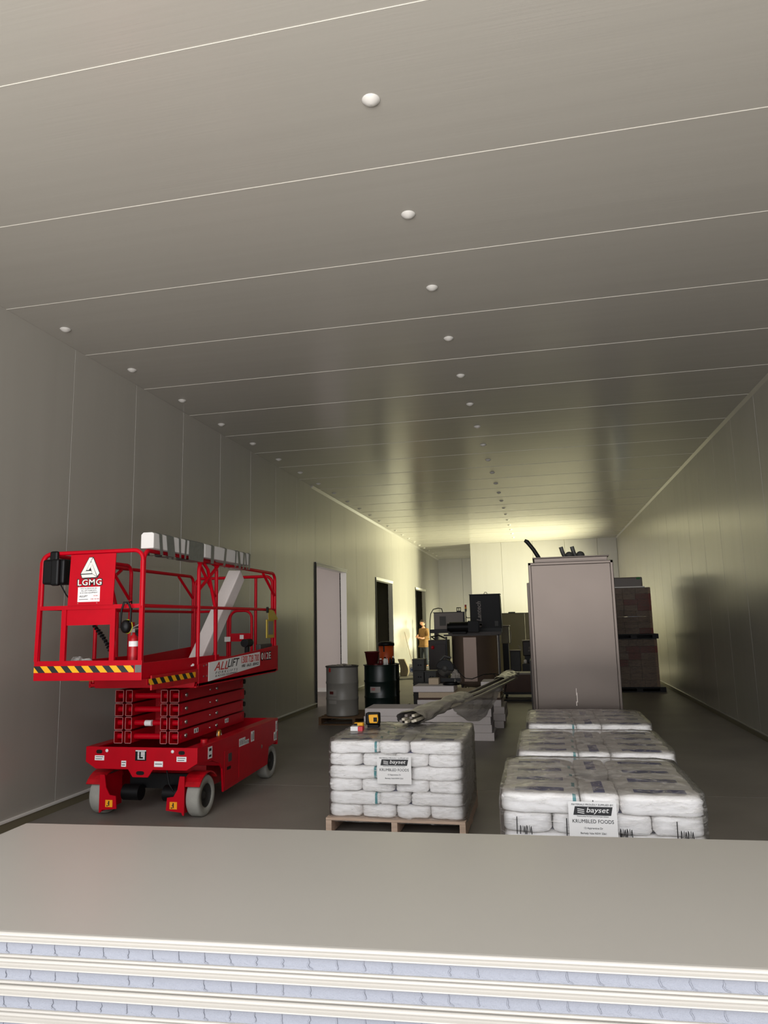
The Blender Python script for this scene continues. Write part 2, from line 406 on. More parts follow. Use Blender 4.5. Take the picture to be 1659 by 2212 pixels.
# ------------------------------------------------------------------ stack of sandwich panels in the foreground
ANG = math.radians(3.0)
PM = Matrix.Translation((-1.71 - .78, 2.15 - .045, 0)) @ Matrix.Rotation(ANG, 4, 'Z')
PL, PW, PH = 5.45, 1.17, .078
def panel_parts(zt, k):
    root = bpy.data.objects.new('sandwich_panel', None); C.objects.link(root)
    root.matrix_world = PM @ Matrix.Translation((0, (k % 2) * .004, zt))
    root['label'] = ['white insulated sandwich panel on top of the foreground stack', 'insulated sandwich panel second from top of the foreground stack',
                     'insulated sandwich panel third from top of the foreground stack', 'insulated sandwich panel fourth from top of the foreground stack'][k] if k < 4 else \
        'insulated sandwich panel %s from top of the foreground stack' % ORD[k]
    root['category'] = 'wall panel'; root['group'] = 'sandwich panels stacked in the foreground'
    return root
def skin_profile(top):
    if top:   # folded steel lip: rolled nose, flute, second bead
        p = [(.0, 0)] + [(-.004 - .009 * math.sin(t), -.009 + .009 * math.cos(t)) for t in (.5, .9, 1.3, 1.6)] + \
            [(-.012, -.012), (-.005, -.016), (-.005, -.022), (-.012, -.026), (-.013, -.029), (-.008, -.032), (.02, -.032)]
    else:
        p = [(.02, -.066), (-.004, -.066), (-.010, -.068), (-.013, -.072), (-.010, -.0755), (-.002, -.0765), (0, -.0765)]
    return p
def skin_mesh(top):
    p = skin_profile(top)
    if top: p = [(PW, 0)] + p
    else: p = p + [(PW, -.0765)]
    mb = MB(); vs = []; n = len(p)
    for x in (0, PL): vs += [(x, a, b) for a, b in p]
    mb.add(vs, [(i, i + 1, n + i + 1, n + i) for i in range(n - 1)])
    if top:   # end and back returns
        mb.box(-.002, .0, 0, PW, -.03, -.0005).box(0, PL, PW, PW + .002, -.03, -.0005)
    return mb
def core_mesh(seed):
    rr = random.Random(seed); mb = MB(); nx = 400; rows = [-.0325, -.036, -.044, -.053, -.058, -.062, -.0655]
    cuts = [rr.uniform(0, .006) + .02 + j * .083 for j in range(65)]
    dep = [rr.uniform(.3, 1) for _ in cuts]
    vs = []
    for i in range(nx + 1):
        x = PL * i / nx
        for r, z in enumerate(rows):
            y = .002 + (.0 if r < 4 else -.003 - .0025 * (r - 4))
            y += .0006 * noise.noise(Vector((x * 28, z * 120, seed)))
            if r >= 4: y += .0012 * noise.noise(Vector((x * 60, z * 300, seed + 9)))
            vs.append((x, y, z))
    n = len(rows)
    mb.add(vs, [(i * n + j, i * n + j + 1, (i + 1) * n + j + 1, (i + 1) * n + j) for i in range(nx) for j in range(n - 1)])
    mb.box(.001, PL - .001, .02, PW - .003, -.074, -.002)
    for c, d in zip(cuts, dep):      # torn bead ridges left by the wire cut
        if rr.random() < .12: continue
        zt_ = -.034 - .012 * (1 - d) * rr.random(); k = rr.uniform(-.003, .003)
        mb.tube([(c, .0015, zt_), (c + k, .0, -.047), (c - k, -.001, -.055), (c + .004, -.006, -.060)], [.0009, .0018 + .001 * d, .0024, .0018], 6)
        if d > .6: mb.tube([(c + .004, -.004, -.060), (c + .016, -.007, -.0635)], [.002, .0008], 5)
    return mb
ts0 = bs0 = None; cores = []
for k in range(9):
    zt = .85 - k * PH
    root = panel_parts(zt, k)
    if ts0 is None:
        ts0 = skin_mesh(True).build('top_skin', M_slab, root); bs0 = skin_mesh(False).build('bottom_skin', M_slab, root)
        for q in range(3): cores.append(core_mesh(q * 17 + 3))
        cores = [cores[0].build('foam_core', M_eps, root)] + cores[1:]
    else:
        for s0 in (ts0, bs0):
            c = s0.copy(); C.objects.link(c); c.parent = root
        if k < 3: cores[k] = cores[k].build('foam_core', M_eps, root)
        else:
            c = cores[k % 3].copy(); C.objects.link(c); c.parent = root
zb = .85 - 9 * PH
for j, xx in enumerate((.4, 2.6, 4.8)):
    b = MB().box(xx, xx + .1, .02, PW - .02, 0, zb - .001).build('timber_bearer', M_wood); b.matrix_world = PM
    tagt(b, 'timber bearer under the foreground panel stack, %s from the left' % ORD[j], 'timber bearer', 'bearers under the panel stack')

# ------------------------------------------------------------------ red scissor lift
LX0, LX1, LF, LB = -4.37, -3.20, 6.40, 8.52
lift = thing('scissor_lift', 'red scissor lift with guard rails parked along the left wall', 'scissor lift', ((LX0 + LX1) / 2, 7.5, 0))
# chassis
mb = MB()
cx_ = (LX0 + LX1) / 2
front = [(LX0, .67), (LX1, .67), (LX1, .53), (LX1 - .11, .465), (cx_ + .13, .465), (cx_ + .08, .395), (cx_ - .08, .395), (cx_ - .13, .465), (LX0 + .11, .465), (LX0, .53)]
mb.prism(front, LF, LF + .015, 'y')
side = [(LF, .67), (LB, .67), (LB, .40), (8.22, .38), (8.18, .19), (6.98, .15), (6.95, .38), (6.90, .44), (6.72, .50), (LF, .53)]
for x0 in (LX0, LX1 - .02): mb.prism([(a + (.001 if a == LF else 0), b - .0008) for a, b in side], x0 - .0005, x0 + .0205, 'x')
mb.box(LX0 + .001, LX1 - .001, LB - .021, LB - .001, .361, .669)
mb.box(LX0 + .002, LX0 + .12, LF + .002, LB - .002, .655, .6715).box(LX1 - .12, LX1 - .002, LF + .002, LB - .002, .655, .6715)   # top flanges
mb.box(LX0 + .021, LX1 - .021, 6.98, LB - .03, .40, .44)
chs = mb.build('chassis', M_red, lift, bevel=.004); sub(chs, lift)
MB().box(LX0 + .2, LX1 - .2, 7.0, 8.3, .17, .40).build('battery_tray', M_redd, lift)
MB().cyl((-4.10, 6.66, .2), (-3.92, 6.66, .2), .075, 20).cyl((-3.66, 6.66, .2), (-3.48, 6.66, .2), .075, 20).box(-4.1, -3.45, 6.75, 6.8, .22, .36).build('drive_motors', M_black, lift)
MB().tube([(-3.62, 6.6, .43), (-3.58, 6.58, .3), (-3.52, 6.6, .2), (-3.45, 6.62, .17)], .008, 8).build('hydraulic_hose', M_black, lift)
# dark openings in the front plate
def oval(mb, cx, cz, rw, rh, y, n=20):
    pts = []
    for k in range(n):
        t = 2 * PI * k / n; pts.append((cx + rw * math.copysign(abs(math.cos(t)) ** .6, math.cos(t)), cz + rh * math.copysign(abs(math.sin(t)) ** .8, math.sin(t))))
    mb.prism(pts, y, y + .004, 'y')
for (a, z, rw) in ((LX0 + .145, .625, .032), (LX1 - .16, .625, .032), (cx_, .435, .042)):
    mb = MB(); oval(mb, a, z, rw, .018, LF - .002); mb.build('slot', M_black, chs)
for a in (LX0 + .225, LX1 - .255): MB().lathe([(0, 0), (.013, .003), (.016, .008)], (a, LF - .008, .635), 14, Matrix.Rotation(-PI / 2, 4, 'X')).build('reflector', M_paper, chs)
def sticker(x0, x1, z0, z1, m=M_paper, y=LF, lines=2, par=None, ink=M_ink):
    s_ = MB().box(x0, x1, y - .0025, y - .0005, z0, z1).build('sticker', m, par or lift); sub(s_, lift)
    mk = MB(); hz = z1 - z0
    for j in range(lines):
        z = z1 - hz * (j + .7) / (lines + .4); wv = (x1 - x0) * (.7 if j % 2 else .8)
        mk.box(x0 + (x1 - x0) * .1, x0 + (x1 - x0) * .1 + wv, y - .0035, y - .002, z - hz * .05, z + hz * .07)
    if lines: mk.build('printing', ink, s_)
    return s_
sticker(LX0 + .10, LX0 + .20, .545, .59, lines=2); sticker(LX1 - .21, LX1 - .11, .545, .59, lines=2)
sticker(LX0 + .385, LX0 + .435, .49, .545, lines=2); sticker(LX0 + .73, LX0 + .82, .495, .545, lines=1)
s_ = sticker(cx_ - .055, cx_ + .06, .548, .645, M_black, lines=0)
mk = MB()
for j in range(8): mk.box(cx_ - .03, cx_ + .045, LF - .0035, LF - .002, .56 + j * .010, .5665 + j * .010)
mk.box(cx_ - .052, cx_ + .057, LF - .0035, LF - .002, .634, .644); mk.build('printing', M_paper, s_)
text('L', .075, M_black, (cx_ + .005, LF - .0045, .595), F, s_, bold=.004)
# side stickers and hatches
def side_sticker(y0, y1, z0, z1, m=M_paper, lines=4, x=LX1, step=0):
    s_ = MB().box(x + .0005, x + .002, y0, y1, z0, z1).build('sticker', m, lift); sub(s_, lift)
    mk = MB()
    for j in range(lines):
        y = y0 + (y1 - y0) * (j + .3) / lines
        mk.box(x + .002, x + .003, y, y + (y1 - y0) * .35 / lines, z0 + (z1 - z0) * .15, z0 + (z1 - z0) * (.9 if j % 2 else .75))
    if lines: mk.build('printing', M_dkgrey, s_)
    return s_
s_ = side_sticker(6.62, 6.71, .53, .64, lines=0); MB().box(LX1 + .002, LX1 + .003, 6.64, 6.69, .60, .625).box(LX1 + .002, LX1 + .003, 6.64, 6.69, .545, .565).build('printing', M_ink, s_)
side_sticker(7.36, 7.52, .52, .60, lines=6); side_sticker(7.52, 7.62, .52, .565, lines=3); side_sticker(7.68, 7.77, .52, .63, lines=2)
side_sticker(7.36, 7.56, .35, .43, lines=8); side_sticker(7.44, 7.88, .38, .47, lines=10); side_sticker(8.38, 8.48, .42, .52, lines=2); side_sticker(8.44, 8.5, .52, .64, lines=2)
h_ = MB().box(LX1, LX1 + .004, 7.35, 7.98, .21, .505).build('hatch_door', M_red, lift, bevel=.003)
h_ = MB().box(LX1, LX1 + .004, 6.99, 7.27, .19, .54).build('hatch_door', M_red, lift, bevel=.003); sub(h_, lift)
MB().box(LX1 + .003, LX1 + .007, 7.08, 7.16, .42, .50).build('vent', M_dkgrey, h_)
MB().box(LX1 + .003, LX1 + .007, 7.05, 7.14, .345, .375).build('handle_recess', M_black, h_)
MB().lathe([(0, .008), (.018, .006), (.022, 0)], (LX1, 7.99, .42), 16, Matrix.Rotation(PI / 2, 4, 'Y')).build('latch', M_steel, lift)
# wheels
tyre = MB().lathe([(.11, -.062), (.165, -.067), (.182, -.06), (.19, -.045), (.19, .045), (.182, .06), (.165, .067), (.11, .062), (.11, -.062)], n=40)
hub = MB().lathe([(0, .040), (.03, .045), (.035, .03), (.08, .02), (.108, .055), (.112, .06)], n=24)
hub.lathe([(0, -.040), (.03, -.045), (.035, -.03), (.08, -.02), (.108, -.055), (.112, -.06)], n=24)
w0 = None
for (wx, wy) in ((LX1 - .09, 6.66), (LX0 + .06, 6.66), (LX1 - .09, 8.36), (LX0 + .06, 8.36)):
    if w0 is None:
        w0 = tyre.build('wheel', M_rubber); w0.parent = lift; h0 = hub.build('hub', M_hub, w0); wheel = w0
    else:
        wheel = w0.copy(); C.objects.link(wheel); hh = h0.copy(); C.objects.link(hh); hh.parent = wheel
    wheel.rotation_euler = (0, PI / 2, 0); wheel.location = Vector((wx, wy, .19)) - Vector(lift['_o'])
# front fenders and steering knuckle plates
for sgn, wx in ((1, LX1 - .09), (-1, LX0 + .06)):
    mb = MB(); pts = []
    arc = [(6.66 + .235 * math.cos(t), .19 + .225 * math.sin(t)) for t in [math.radians(a) for a in range(40, 149, 12)]]
    arc2 = [(6.66 + .222 * math.cos(t), .19 + .212 * math.sin(t)) for t in [math.radians(a) for a in range(148, 39, -12)]]
    mb.prism(arc + arc2, wx - .09, wx + .085, 'x'); mb.build('fender', M_redd, lift)
    xi = wx - sgn * .085
    def X(t): return xi - sgn * t
    pl = [(X(-.005), .40), (X(.03), .40), (X(.05), .28), (X(.09), .215), (X(.155), .205), (X(.165), .09), (X(.0), .075), (X(-.005), .05), (X(-.02), .05), (X(-.02), .40)]
    k_ = MB().prism(pl, 6.455, 6.468, 'y').prism([(6.46, .06), (6.80, .06), (6.80, .38), (6.46, .38)], xi - .006, xi + .006, 'x').build('steering_bracket', M_red, lift); sub(k_, lift)
    st = MB().box(min(X(.05), X(.125)), max(X(.05), X(.125)), 6.451, 6.454, .105, .17).build('warning_sticker', M_orange, k_)
    st['_o'] = lift['_o']
for sgn, cxs in ((1, LX1 - .09 - .085 - .0875), (-1, LX0 + .06 + .085 + .0875)):
    pk = MB(); oval(pk, cxs, .156, .006, .006, 6.4485); pk.prism([(cxs - .006, .115), (cxs - .002, .115), (cxs, .132), (cxs + .002, .115), (cxs + .006, .115), (cxs + .005, .150), (cxs - .005, .150), (cxs - .016, .136), (cxs - .012, .133), (cxs - .005, .141)], 6.449, 6.451, 'y').box(cxs - .024, cxs - .010, 6.449, 6.451, .112, .121)
    pk.build('pictogram', M_ink, lift)
# scissor stack
ROWS = [.69 + i * .1285 for i in range(4)]
def hollow(mb, x0, x1, y0, y1, z0, z1, t=.004):
    mb.box(x0, x0 + t, y0, y1, z0, z1).box(x1 - t, x1, y0, y1, z0, z1).box(x0, x1, y0, y1, z0, z0 + t).box(x0, x1, y0, y1, z1 - t, z1)
SX = [(-4.11, -4.02), (-3.995, -3.925), (-3.62, -3.55), (-3.525, -3.43)]
for i, z in enumerate(ROWS):
    for j, (a, b) in enumerate(SX):
        mb = MB(); hollow(mb, a, b, 6.46, 8.02 - .03 * (i % 2), z + .004, z + .122)
        arm = mb.build('scissor_arm', M_red, lift); sub(arm, lift)
        e = MB(); hollow(e, a, b, 6.457, 6.4605, z + .004, z + .122, .0045); e.build('cut_edge', M_edge, arm)
        if j == 3:
            for y, r_ in ((6.60, .02), (7.28, .018), (7.12, .008)):
                MB().lathe([(0, .014), (r_, .012), (r_, 0)], (b, y, z + .063), 16, Matrix.Rotation(PI / 2, 4, 'Y')).build('pivot_pin', M_steel, arm)
    MB().cyl((-4.115, 6.53, z + .062), (-3.425, 6.53, z + .062), .027, 18).build('cross_tube', M_red, lift)
    MB().cyl((-4.115, 7.95, z + .062), (-3.425, 7.95, z + .062), .027, 18).build('cross_tube', M_red, lift)
    MB().cyl((-3.43, 8.04, z + .07), (-3.50, 8.04, z + .07), .028, 18).cyl((-4.11, 8.04, z + .07), (-4.04, 8.04, z + .07), .028, 18).build('roller', M_black, lift)
MB().cyl((-3.80, 6.50, ROWS[1] + .063), (-3.73, 6.50, ROWS[1] + .063), .0285, 18).build('pipe_sticker', M_paper, lift)
MB().box(-4.03, -3.5, 6.9, 7.6, .72, 1.18).build('lift_cylinder_block', M_redd, lift)
for y in (6.78, 7.5): side_sticker(y, y + .09, .745, .79, x=-3.43, lines=2)
mb = MB().tube([(-3.36, 7.2 + .045 * math.cos(t), .66 + .06 * math.sin(t)) for t in [PI * k / 10 for k in range(11)]], .004, 8)
mb.tube([(-3.36 + .03 * math.cos(t), 7.2, .66 + .06 * math.sin(t)) for t in [PI * k / 10 for k in range(11)]], .004, 8); mb.build('beacon_guard', M_steel, lift)
MB().lathe([(0, .065), (.02, .06), (.028, .04), (.03, 0)], (-3.36, 7.2, .66), 16).build('beacon', M_gold, lift)
MB().cyl((-3.29, 6.72, .67), (-3.29, 6.72, .70), .035, 18).build('filler_cap', M_redd, lift)
# main platform: skirt, side toe boards, floor
mb = MB()
mb.box(LX0 + .01, LX1, LF, LB, 1.235, 1.265)
for x0 in (LX0, LX1 - .02):
    mb.prism([(LF, 1.225), (8.44, 1.225), (LB, 1.30), (LB, 1.545), (LF, 1.44)], x0, x0 + .02, 'x')
mb.box(LX0, LX1, LB - .02, LB, 1.26, 1.42)
deck = mb.build('platform', M_red, lift, bevel=.003); sub(deck, lift)
MB().prism([(LX0 + .10, 1.30), (LX1 - .0, 1.33), (LX1 - .02, 1.232), (LX0 + .16, 1.225), (LX0 + .10, 1.25)], LF - .06, LF - .045, 'y').box(LX0 + .1, LX1, LF - .05, LF + .02, 1.226, 1.24).build('front_skirt', M_red, lift, bevel=.003)
# extension deck
EX0, EX1, EF, EB = -4.24, -3.225, 5.43, 6.9
mb = MB().box(EX0 + .002, EX1 - .002, EF + .004, EB, 1.388, 1.41)
mb.box(EX0, EX1, EF, EF + .012, 1.37, 1.535)
for x0 in (EX0 + .001, EX1 - .013): mb.box(x0, x0 + .012, EF + .003, EB, 1.380, 1.51)
ext = mb.build('extension_deck', M_red, lift, bevel=.003); sub(ext, lift)
MB().box(EX0 + .003, EX1 - .07, EF - .0025, EF - .0003, 1.437, 1.492).build('hazard_tape', M_haz, ext)
MB().box(EX1 - .06, EX1 - .002, EF - .0025, EF - .0003, 1.435, 1.495).build('worn_corner_tape', M_tape, ext)
MB().box(LX1 + .0003, LX1 + .003, 5.47, 6.25, 1.33, 1.375).build('rail_guide', M_red, ext)
MB().box(LX1 - .012, LX1 + .001, 5.55, 6.38, 1.28, 1.40).build('guide_beam', M_redd, lift)
MB().box(LX1 + .0012, LX1 + .0035, 5.50, 6.33, 1.325, 1.375).build('hazard_tape', M_haz, lift)
MB().box(-4.12, -3.98, 5.9, 5.92, 1.33, 1.352).build('yellow_plate', M_yellowd, lift)
# guard rails
RT = .019
def loop(x, y0, y1, z0, z1, r=.10, ax='y'):
    """inverted U in a vertical plane with rounded shoulders"""
    pts = [(y0, z0), (y0, z1 - r)]
    pts += [(y0 + r - r * math.cos(t), z1 - r + r * math.sin(t)) for t in [PI / 2 * k / 6 for k in range(1, 7)]]
    pts += [(y1 - r + r * math.sin(t), z1 - r + r * math.cos(t)) for t in [PI / 2 * k / 6 for k in range(0, 7)]]
    pts += [(y1, z0)]
    return [(x, a, b) for a, b in pts] if ax == 'y' else [(a, x, b) for a, b in pts]
def rail(name, mb, m=M_red): return mb.build(name, m, lift)
for x in (LX1 - .03, LX0 + .03):
    mb = MB().tube(loop(x, LF + .03, LB - .03, 1.27, 2.43, .09), RT).tube([(x, LF + .03, 1.98), (x, LB - .03, 1.98)], RT * .85)
    mb.tube([(x, LF + .05, 2.16), (x, LF + .45, 2.41)], RT * .9).tube([(x, LB - .05, 2.16), (x, LB - .42, 2.41)], RT * .9)
    mb.tube([(x, LF + .12, 2.42), (x, LF + .22, 2.36), (x - .0, LF + .40, 1.98), (x, LF + .42, 1.29)], RT * .9)
    rail('side_guard_rail', mb)
for x in (EX1 - .02, EX0 + .02):
    mb = MB().tube(loop(x, EF + .02, EB - .05, 1.41, 2.45, .09), RT)
    mb.tube([(x, EF + .02, 1.98), (x, EB - .05, 1.98)], RT * .85)
    mb.tube([(x, EB - .08, 2.1), (x, EB - .45, 2.42)], RT * .85)
    rail('extension_side_rail', mb)
yb = LB - .04
mb = MB().tube(loop(yb, LX0 + .06, LX1 - .06, 1.27, 2.40, .09, 'x'), RT).tube([(LX0 + .06, yb, 1.98), (LX0 + .5, yb, 1.98)], RT * .85)
mb.tube([(LX0 + .52, yb, 1.27), (LX0 + .52, yb, 2.38)], RT).tube([(LX1 - .28, yb, 1.27), (LX1 - .28, yb, 2.38)], RT)
rail('rear_guard_rail', mb)
mb = MB().tube(loop(yb - .03, LX0 + .56, LX1 - .32, 1.30, 1.98, .1, 'x'), RT * .9); mb.box(LX0 + .57, LX1 - .33, yb - .045, yb - .03, 1.60, 1.70)
gate = rail('gate', mb); sub(gate, lift)
MB().box(LX1 - .47, LX1 - .42, yb - .049, yb - .045, 1.63, 1.68).build('latch', M_paper, gate)
MB().box(LX0 + .50, LX0 + .58, yb - .06, yb - .03, 1.60, 1.66).box(LX0 + .50, LX0 + .58, yb - .06, yb - .03, 1.33, 1.39).build('hinge', M_steel, gate)
# front end frame of the extension
y = EF + .01
mb = MB().tube(loop(y, EX0 + .035, EX1 - .02, 1.98, 2.45, .085, 'x'), RT * .95)
mb.bar((EX0 + .03, y, 1.98), (EX1 - .02, y, 1.98), .034, .035)
for a in (EX0 + .27, EX0 + .735): mb.bar((a, y, 1.53), (a, y, 1.975), .045, .026)
mb.bar((EX0 + .015, y, 1.53), (EX0 + .03, y, 2.38), .035, .025).bar((EX1 - .02, y, 1.53), (EX1 - .02, y, 2.36), .035, .025)
mb.box(EX0 + .29, EX0 + .72, y - .004, y + .004, 1.83, 1.965)
rail('front_guard_rail', mb)
ys = EF - .012
mb = MB().prism([(-3.93, 1.995), (-3.50, 1.995), (-3.485, 2.43), (-3.915, 2.43)], ys - .004, ys + .004, 'y'); sign = mb.build('maker_plate', M_red, lift); sub(sign, lift)
# triangular maker's emblem: three folded bars
def poly(pts, y, m, name, par):
    return MB().prism(pts, y - .0008, y, 'y').build(name, m, par)
ex, ez, sc = -3.725, 2.312, .00042
def Q(l, d=0): return [(ex + (a - 645) * sc, ez - (b - 350) * sc) for a, b in l]
yy = ys - .0045
poly(Q([(612, 128), (712, 128), (868, 462), (818, 560), (465, 565), (420, 470)]), yy, M_ink, 'emblem_backing', sign)
em = MB()
for pts in ([(620, 140), (696, 145), (540, 408), (676, 420), (690, 462), (436, 466)], [(704, 150), (855, 462), (806, 522), (655, 225)],
            [(692, 275), (806, 545), (640, 508), (690, 440), (655, 352), (600, 392), (555, 392), (610, 380)], [(446, 482), (690, 474), (700, 500), (800, 540), (470, 545)]):
    pass
for pts in ([(620, 140), (690, 140), (556, 395), (470, 462), (438, 462)], [(470, 462), (540, 412), (668, 412), (692, 462)],
            [(704, 150), (855, 462), (812, 518), (660, 215)], [(690, 285), (802, 530), (700, 470), (655, 345)], [(690, 285), (648, 345), (612, 392), (565, 392), (640, 245), (675, 232)],
            [(446, 482), (706, 480), (800, 540), (470, 545)]):
    em.prism(Q(pts), yy - .0018, yy - .0009, 'y')
em.build('emblem', M_white, sign)
text('LGMG', .075, M_ink, (ex, yy - .0005, 2.190), F, sign, bold=.0045, sp=1.12, fw=.243, fh=.064)
text('LGMG', .070, M_white, (ex, yy - .0016, 2.190), F, sign, bold=.001, sp=1.12, fw=.226, fh=.050)
pl = MB().box(-3.835, -3.625, yy - .001, yy + .003, 2.025, 2.15).build('notice_plate', M_paper, sign); sub(pl, lift)
zt = yy - .0016
for t_, zz, sz, sxx in (('SOLD & SERVICED BY:', 2.137, .0165, 1.0), ('ALL LIFT FORKLIFTS', 2.119, .0165, 1.0), ('& ACCESS EQUIPMENT', 2.101, .0165, 1.0)):
    text(t_, sz, M_ink, (-3.73, zt, zz), F, pl, sx=sxx)
text('ALLLIFT', .022, M_ink, (-3.782, zt, 2.072), F, pl, shear=.35, bold=.0003)
text('HCMI', .016, M_redink, (-3.665, zt, 2.074), F, pl)
text('1300 728 700', .015, M_redink, (-3.672, zt, 2.047), F, pl)
MB().box(-3.82, -3.735, zt - .0006, zt, 2.044, 2.048).build('printing', M_ink, pl)
for a, b in ((-3.82, 2.16), (-3.64, 2.165), (-3.83, 2.013), (-3.65, 2.014)): MB().cyl((a, ys - .006, b), (a, ys - .003, b), .004, 10).build('rivet', M_steel, sign)
# side banner, model sticker
bn = MB().box(LX1 + .001, LX1 + .005, 6.60, 8.02, 1.285, 1.45)
bn = MB(); bn.prism([(6.60, 1.265), (7.92, 1.335), (7.92, 1.49), (6.60, 1.445)], LX1 + .001, LX1 + .005, 'x'); bn = bn.build('banner', M_paper, lift); sub(bn, lift)
xb = LX1 + .0058; tilt = (PI / 2 , 0, PI / 2)
text('ALL', .125, M_redink, (xb, 6.885, 1.398), SD, bn, shear=.35, bold=.001, fw=.33, fh=.082)
text('LIFT', .125, M_ink, (xb, 7.185, 1.412), SD, bn, shear=.35, bold=.001, fw=.30, fh=.082)
text('FORKLIFTS', .035, M_ink, (xb, 7.02, 1.335), SD, bn, shear=.3, sp=1.6, fw=.54, fh=.024)
text('& ACCESS EQUIPMENT', .030, M_ink, (xb, 7.02, 1.303), SD, bn, shear=.3, sp=1.1, fw=.54, fh=.022)
text('1300 728 700', .115, M_redink, (xb, 7.64, 1.428), SD, bn, bold=.0012, fw=.50, fh=.078)
text('HIRE - SALES - SERVICE', .045, M_ink, (xb, 7.64, 1.362), SD, bn, shear=.3, bold=.0005, fw=.49, fh=.030)
text('012E', .115, M_ink, (LX1 + .0015, 8.12, 1.435), SD, lift, bold=.006, sp=1.1, fw=.33, fh=.105)
text('012E', .11, M_white, (LX1 + .0025, 8.12, 1.435), SD, lift, bold=.001, sp=1.1, fw=.30, fh=.078)
for a, b in ((6.50, 1.42), (6.50, 1.32), (6.56, 1.425), (6.57, 1.32)): MB().cyl((LX1, a, b), (LX1 + .005, a, b), .009, 10).build('rivet', M_steel, lift)
# control box with hanging cable and reel guard
mb = MB().box(-4.115, -4.035, EF - .035, EF + .0, 2.38, 2.47).box(-4.19, -3.975, EF - .02, EF + .17, 2.185, 2.40).box(-4.09, -4.01, EF - .05, EF, 2.17, 2.40)
cb = mb.build('control_box', M_black, lift, bevel=.018); sub(cb, lift)
MB().tube([(-4.03, EF, 2.2), (-4.0, EF + .05, 2.1), (-3.96, EF + .12, 2.0), (-3.92, EF + .2, 1.9)], .006, 8).build('cable', M_black, cb)
pts = [(-3.9 + .16 * t + .02 * math.sin(3 * t), 5.75 + .12 * t, 1.83 - .36 * t + .06 * t * (1 - t)) for t in [k / 60 for k in range(61)]]
hx = [(p[0] + .018 * math.cos(i * 1.5), p[1] + .018 * math.sin(i * 1.5), p[2]) for i, p in enumerate(pts)]
MB().tube(hx, .009, 6).build('coiled_cable', M_black, lift)
MB().box(-3.735, -3.70, 6.05, 6.09, 1.41, 1.85).build('inner_post', M_redd, lift)

# items carried on the lift
t = thing('power_outlet_box', 'grey power outlet box on the post inside the lift platform', 'outlet box', (-3.655, 6.06, 1.58))
MB().box(-3.70, -3.61, 6.02, 6.08, 1.56, 1.80).build('housing', M_mgrey, t, bevel=.008); MB().box(-3.70, -3.60, 6.0, 6.09, 1.80, 1.81).build('lid', M_black, t)
MB().cyl((-3.61, 6.02, 1.745), (-3.61, 5.99, 1.745), .04, 16).build('socket', M_black, t); MB().cyl((-3.62, 6.02, 1.62), (-3.62, 6.0, 1.62), .038, 16).build('socket_cover', M_mgrey, t)
t = thing('fire_extinguisher', 'red fire extinguisher with white band standing in the lift platform', 'fire extinguisher', (-3.42, 5.62, 1.41))
MB().lathe([(0, 0), (.038, 0), (.04, .01), (.04, .28), (.034, .31), (.014, .33), (.012, .35), (0, .35)], (-3.42, 5.62, 1.411), 24).build('cylinder', M_redd, t)
MB().lathe([(.0405, .23), (.0405, .275)], (-3.42, 5.62, 1.411), 24).build('white_band', M_paper, t)
MB().box(-3.45, -3.40, 5.60, 5.64, 1.76, 1.79).bar((-3.43, 5.62, 1.80), (-3.36, 5.62, 1.83), .014, .008).build('valve', M_steel, t)
MB().tube([(-3.40, 5.62, 1.77), (-3.355, 5.61, 1.74), (-3.345, 5.6, 1.62), (-3.335, 5.6, 1.52)], .009, 8).cyl((-3.335, 5.6, 1.52), (-3.325, 5.6, 1.47), .014, 10, .011).build('hose', M_black, t)
t = thing('ear_muffs', 'black ear muffs with lime cup edge hanging from the lift rail', 'ear muffs', (-3.36, EF - .02, 1.98))
MB().tube([(-3.415 + .0, EF - .035, 1.80), (-3.40, EF - .04, 1.95), (-3.375, EF - .045, 2.01), (-3.34, EF - .045, 2.01), (-3.315, EF - .04, 1.95), (-3.32, EF - .035, 1.84)], .009, 8).tube([(-3.36, EF - .03, 2.0), (-3.36, EF + .04, 2.02), (-3.36, EF + .05, 1.95)], .006, 8).build('headband', M_black, t)
for dx, mm_ in ((0, M_black),):
    Mx = Matrix.Rotation(PI / 2, 4, 'X') @ Matrix.Diagonal((1, 1.25, 1, 1))
    c_ = MB().lathe([(0, .045), (.03, .042), (.042, .025), (.045, 0), (.0, 0)], (-3.355, EF - .03, 1.81), 20, Mx).build('ear_cup', M_black, t); sub(c_, t)
    MB().lathe([(.044, .006), (.048, .0), (.044, -.008)], (-3.347, EF - .03, 1.81), 20, Mx).build('rim', M_lime, c_)
def crumple(name, m, loc, sx, sy, sz, lab, cat, seed, freq=6):
    bm = bmesh.new(); bmesh.ops.create_icosphere(bm, subdivisions=4, radius=1)
    for v in bm.verts:
        d = noise.noise(v.co * freq * .4 + Vector((seed, 0, 0))) * .5 + noise.noise(v.co * freq + Vector((0, seed, 0))) * .28
        v.co *= 1 + d; v.co = Vector((v.co.x * sx, v.co.y * sy, max(v.co.z, -.55) * sz))
    zmin = min(v.co.z for v in bm.verts)
    for v in bm.verts: v.co.z -= zmin
    me = bpy.data.meshes.new(name); bm.to_mesh(me); bm.free(); me.materials.append(m)
    o = bpy.data.objects.new(name, me); C.objects.link(o); o.location = loc
    return tagt(o, lab, cat)
M_clearbag = m_film('crumpled_clear_plastic', .45, .2, 1.0, (215, 212, 206))
crumple('plastic_bag', M_clearbag, (-3.93, 5.60, 1.411), .12, .10, .085, 'crumpled clear plastic bag on the lift extension deck', 'plastic bag', 3)
crumple('paper_sheet', M_paper, (-3.42, 6.35, 1.42), .17, .14, .035, 'crumpled white sheet lying on the lift deck', 'sheet', 8, 5)
